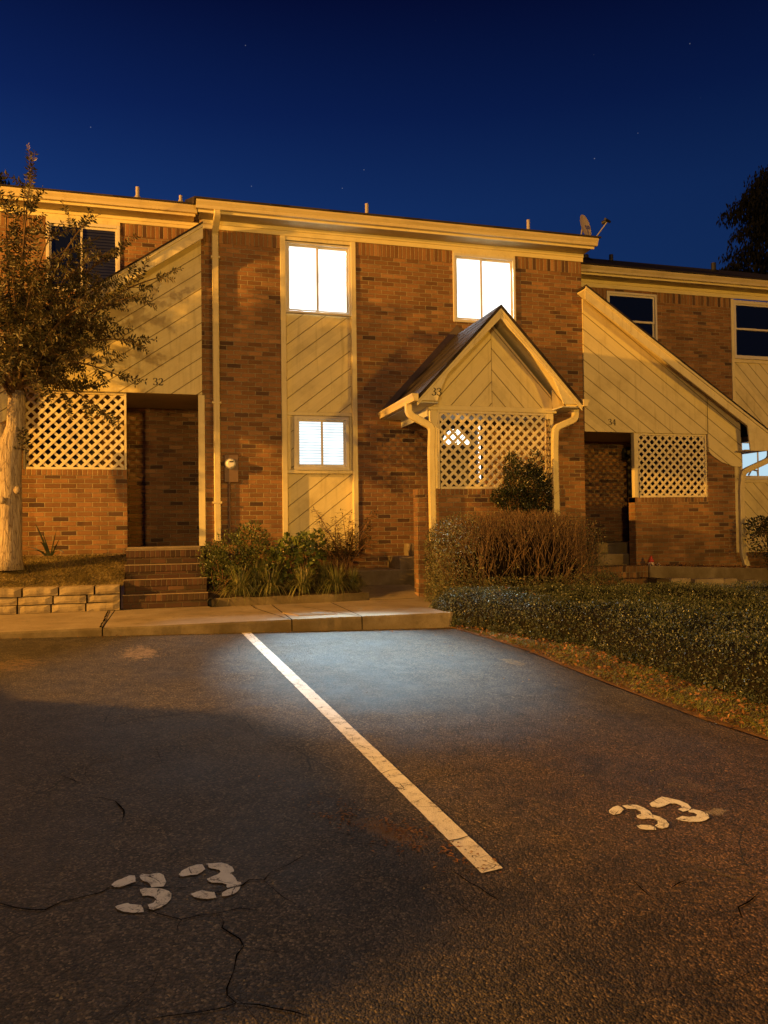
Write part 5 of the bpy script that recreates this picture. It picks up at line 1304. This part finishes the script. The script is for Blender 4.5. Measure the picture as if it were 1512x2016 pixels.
for i in range(260): x, y = rng(7.95, 10.2), rng(-.34, -.04); dl2.leaf((x, y, .795-.045*(x-7.885)+.008+rng(0, .02)), rvec()*Vector((1, 1, .4)), rvec()+Vector((0, 0, 1)), .05, .03)
for i in range(420):
    u = random.gauss(0, .30); v = random.gauss(0, .075); x = .92 + u*.56 + v*.8; y = -8.45 - u*.83 + v*.5
    if nz(x, y, 3, 9) < -.15: continue
    dl2.leaf((x, y, lotz(x, y)+.004), rvec()*Vector((1, 1, .08)), (0, 0, 1), rng(.012, .034), rng(.006, .014))
o = dl2.build('fallen_leaves', M_dry); tag(o, 'orange brown leaf litter along the verge and kerb', 'leaves', kind='stuff')

gt = MB()
for i in range(1300):
    c = random.choice([(-.3, -4.25, .22, .33, 3), (0, -5, 1.5, 1.2, 1), (1.5, -7, 1.6, 1.8, 1)]); x = random.gauss(c[0], c[2]); y = random.gauss(c[1], c[3])
    if not (-9.8 < y < -3.4) or x > edge_x(y)-.05: continue
    s_ = rng(.002, .006); z = lotz(x, y)+.001; gt.add([(x-s_, y-s_, z), (x+s_, y-s_, z), (x+s_*.6, y+s_, z), (x, y, z+s_*1.2)], [(0, 1, 3), (1, 2, 3), (2, 0, 3)])
o = gt.build('grit', plain('grit_stone', (.20, .16, .12), .9)); tag(o, 'loose sandy grit scattered over the asphalt', 'grit', kind='stuff')

# --- small red garden figure
gn = thing('garden_ornament', 'small red garden ornament on the ledge beside the right porch opening', 'ornament', (8.02, -.18, .79))
b = MB(); b.tube([(8.02, -.18, .785), (8.02, -.18, .82), (8.02, -.18, .86)], [.05, .055, .04], 12); b.build('body', plain('ornament_white', (.6, .5, .42), .5), gn, smooth=True)
b = MB(); b.tube([(8.02, -.18, .85), (8.02, -.18, .88), (8.02, -.185, .93), (8.025, -.19, .965)], [.052, .045, .022, .004], 12); b.build('hat', plain('ornament_red', (.45, .05, .03), .4), gn, smooth=True)
b = MB(); b.tube([(8.15, -.2, .78), (8.15, -.2, .81), (8.15, -.2, .83)], [.035, .04, .02], 10); o = b.build('pebble', M_stone, smooth=True); tag(o, 'pale rounded stone beside the small red garden ornament', 'stone')

# --- distant trees
def far_tree(label, base, top, clusters, n, group):
    r = thing('dark_tree', label, 'tree', base, group); t_ = MB(); t_.tube([base, (base[0]+.2, base[1], (base[2]+top)/2), (base[0], base[1], top)], [.4, .28, .05], 8)
    lf = MB()
    for (c, rr) in clusters: t_.tube([(base[0]+.1, base[1], c[2]-rr[2]*.2), (c[0], c[1], c[2])], [.10, .02], 5)
    for (c, rr) in clusters:
        for i in range(int(n*rr[0]*rr[2]/ .5)):
            d = rvec(); k = random.random()**.45*(1+.5*nz(d.x*2+c[0], d.z*2, d.y*2)); lf.leaf((c[0]+d.x*rr[0]*k, c[1]+d.y*rr[1]*k, c[2]+d.z*rr[2]*k), Vector((rng(-.4, .4), rng(-.4, .4), -1)), rvec(), rng(.12, .28), rng(.05, .09))
    t_.build('trunk', M_darkbark, r); lf.build('crown', M_lf_far, r)
Q = lambda x, y: at(x, y, 14.0)
def cl_(x, y, rx, rz): p = Q(x, y); return ((p.x, p.y, p.z), (rx, 1.0, rz))
far_tree('black drooping tree against the sky at the right edge', (24.4, 14, -1), 17.5, [cl_(1505, 345, .35, .5), cl_(1490, 372, .45, .4), cl_(1475, 395, .45, .35), cl_(1452, 415, .35, .5), cl_(1512, 400, .8, 1.2), cl_(1495, 425, .6, .8), cl_(1466, 458, .28, .40), cl_(1505, 460, .45, .5), cl_(1460, 496, .55, .28), cl_(1485, 500, .6, .35), cl_(1512, 510, .5, .4), cl_(1452, 520, .3, .25), cl_(1430, 531, .45, .16), cl_(1465, 534, .5, .2), cl_(1500, 538, .8, .3), cl_(1535, 420, 1.0, 1.6), cl_(1550, 520, 1.0, 1.0)], 900, 'dark trees behind the roofs')
far_tree('dark treetop peeping over the far left roof edge', (-5.6, 14, -1), 12.9, [cl_(4, 358, .3, .22), cl_(-14, 352, .4, .3), cl_(-40, 358, .6, .5)], 420, 'dark trees behind the roofs')
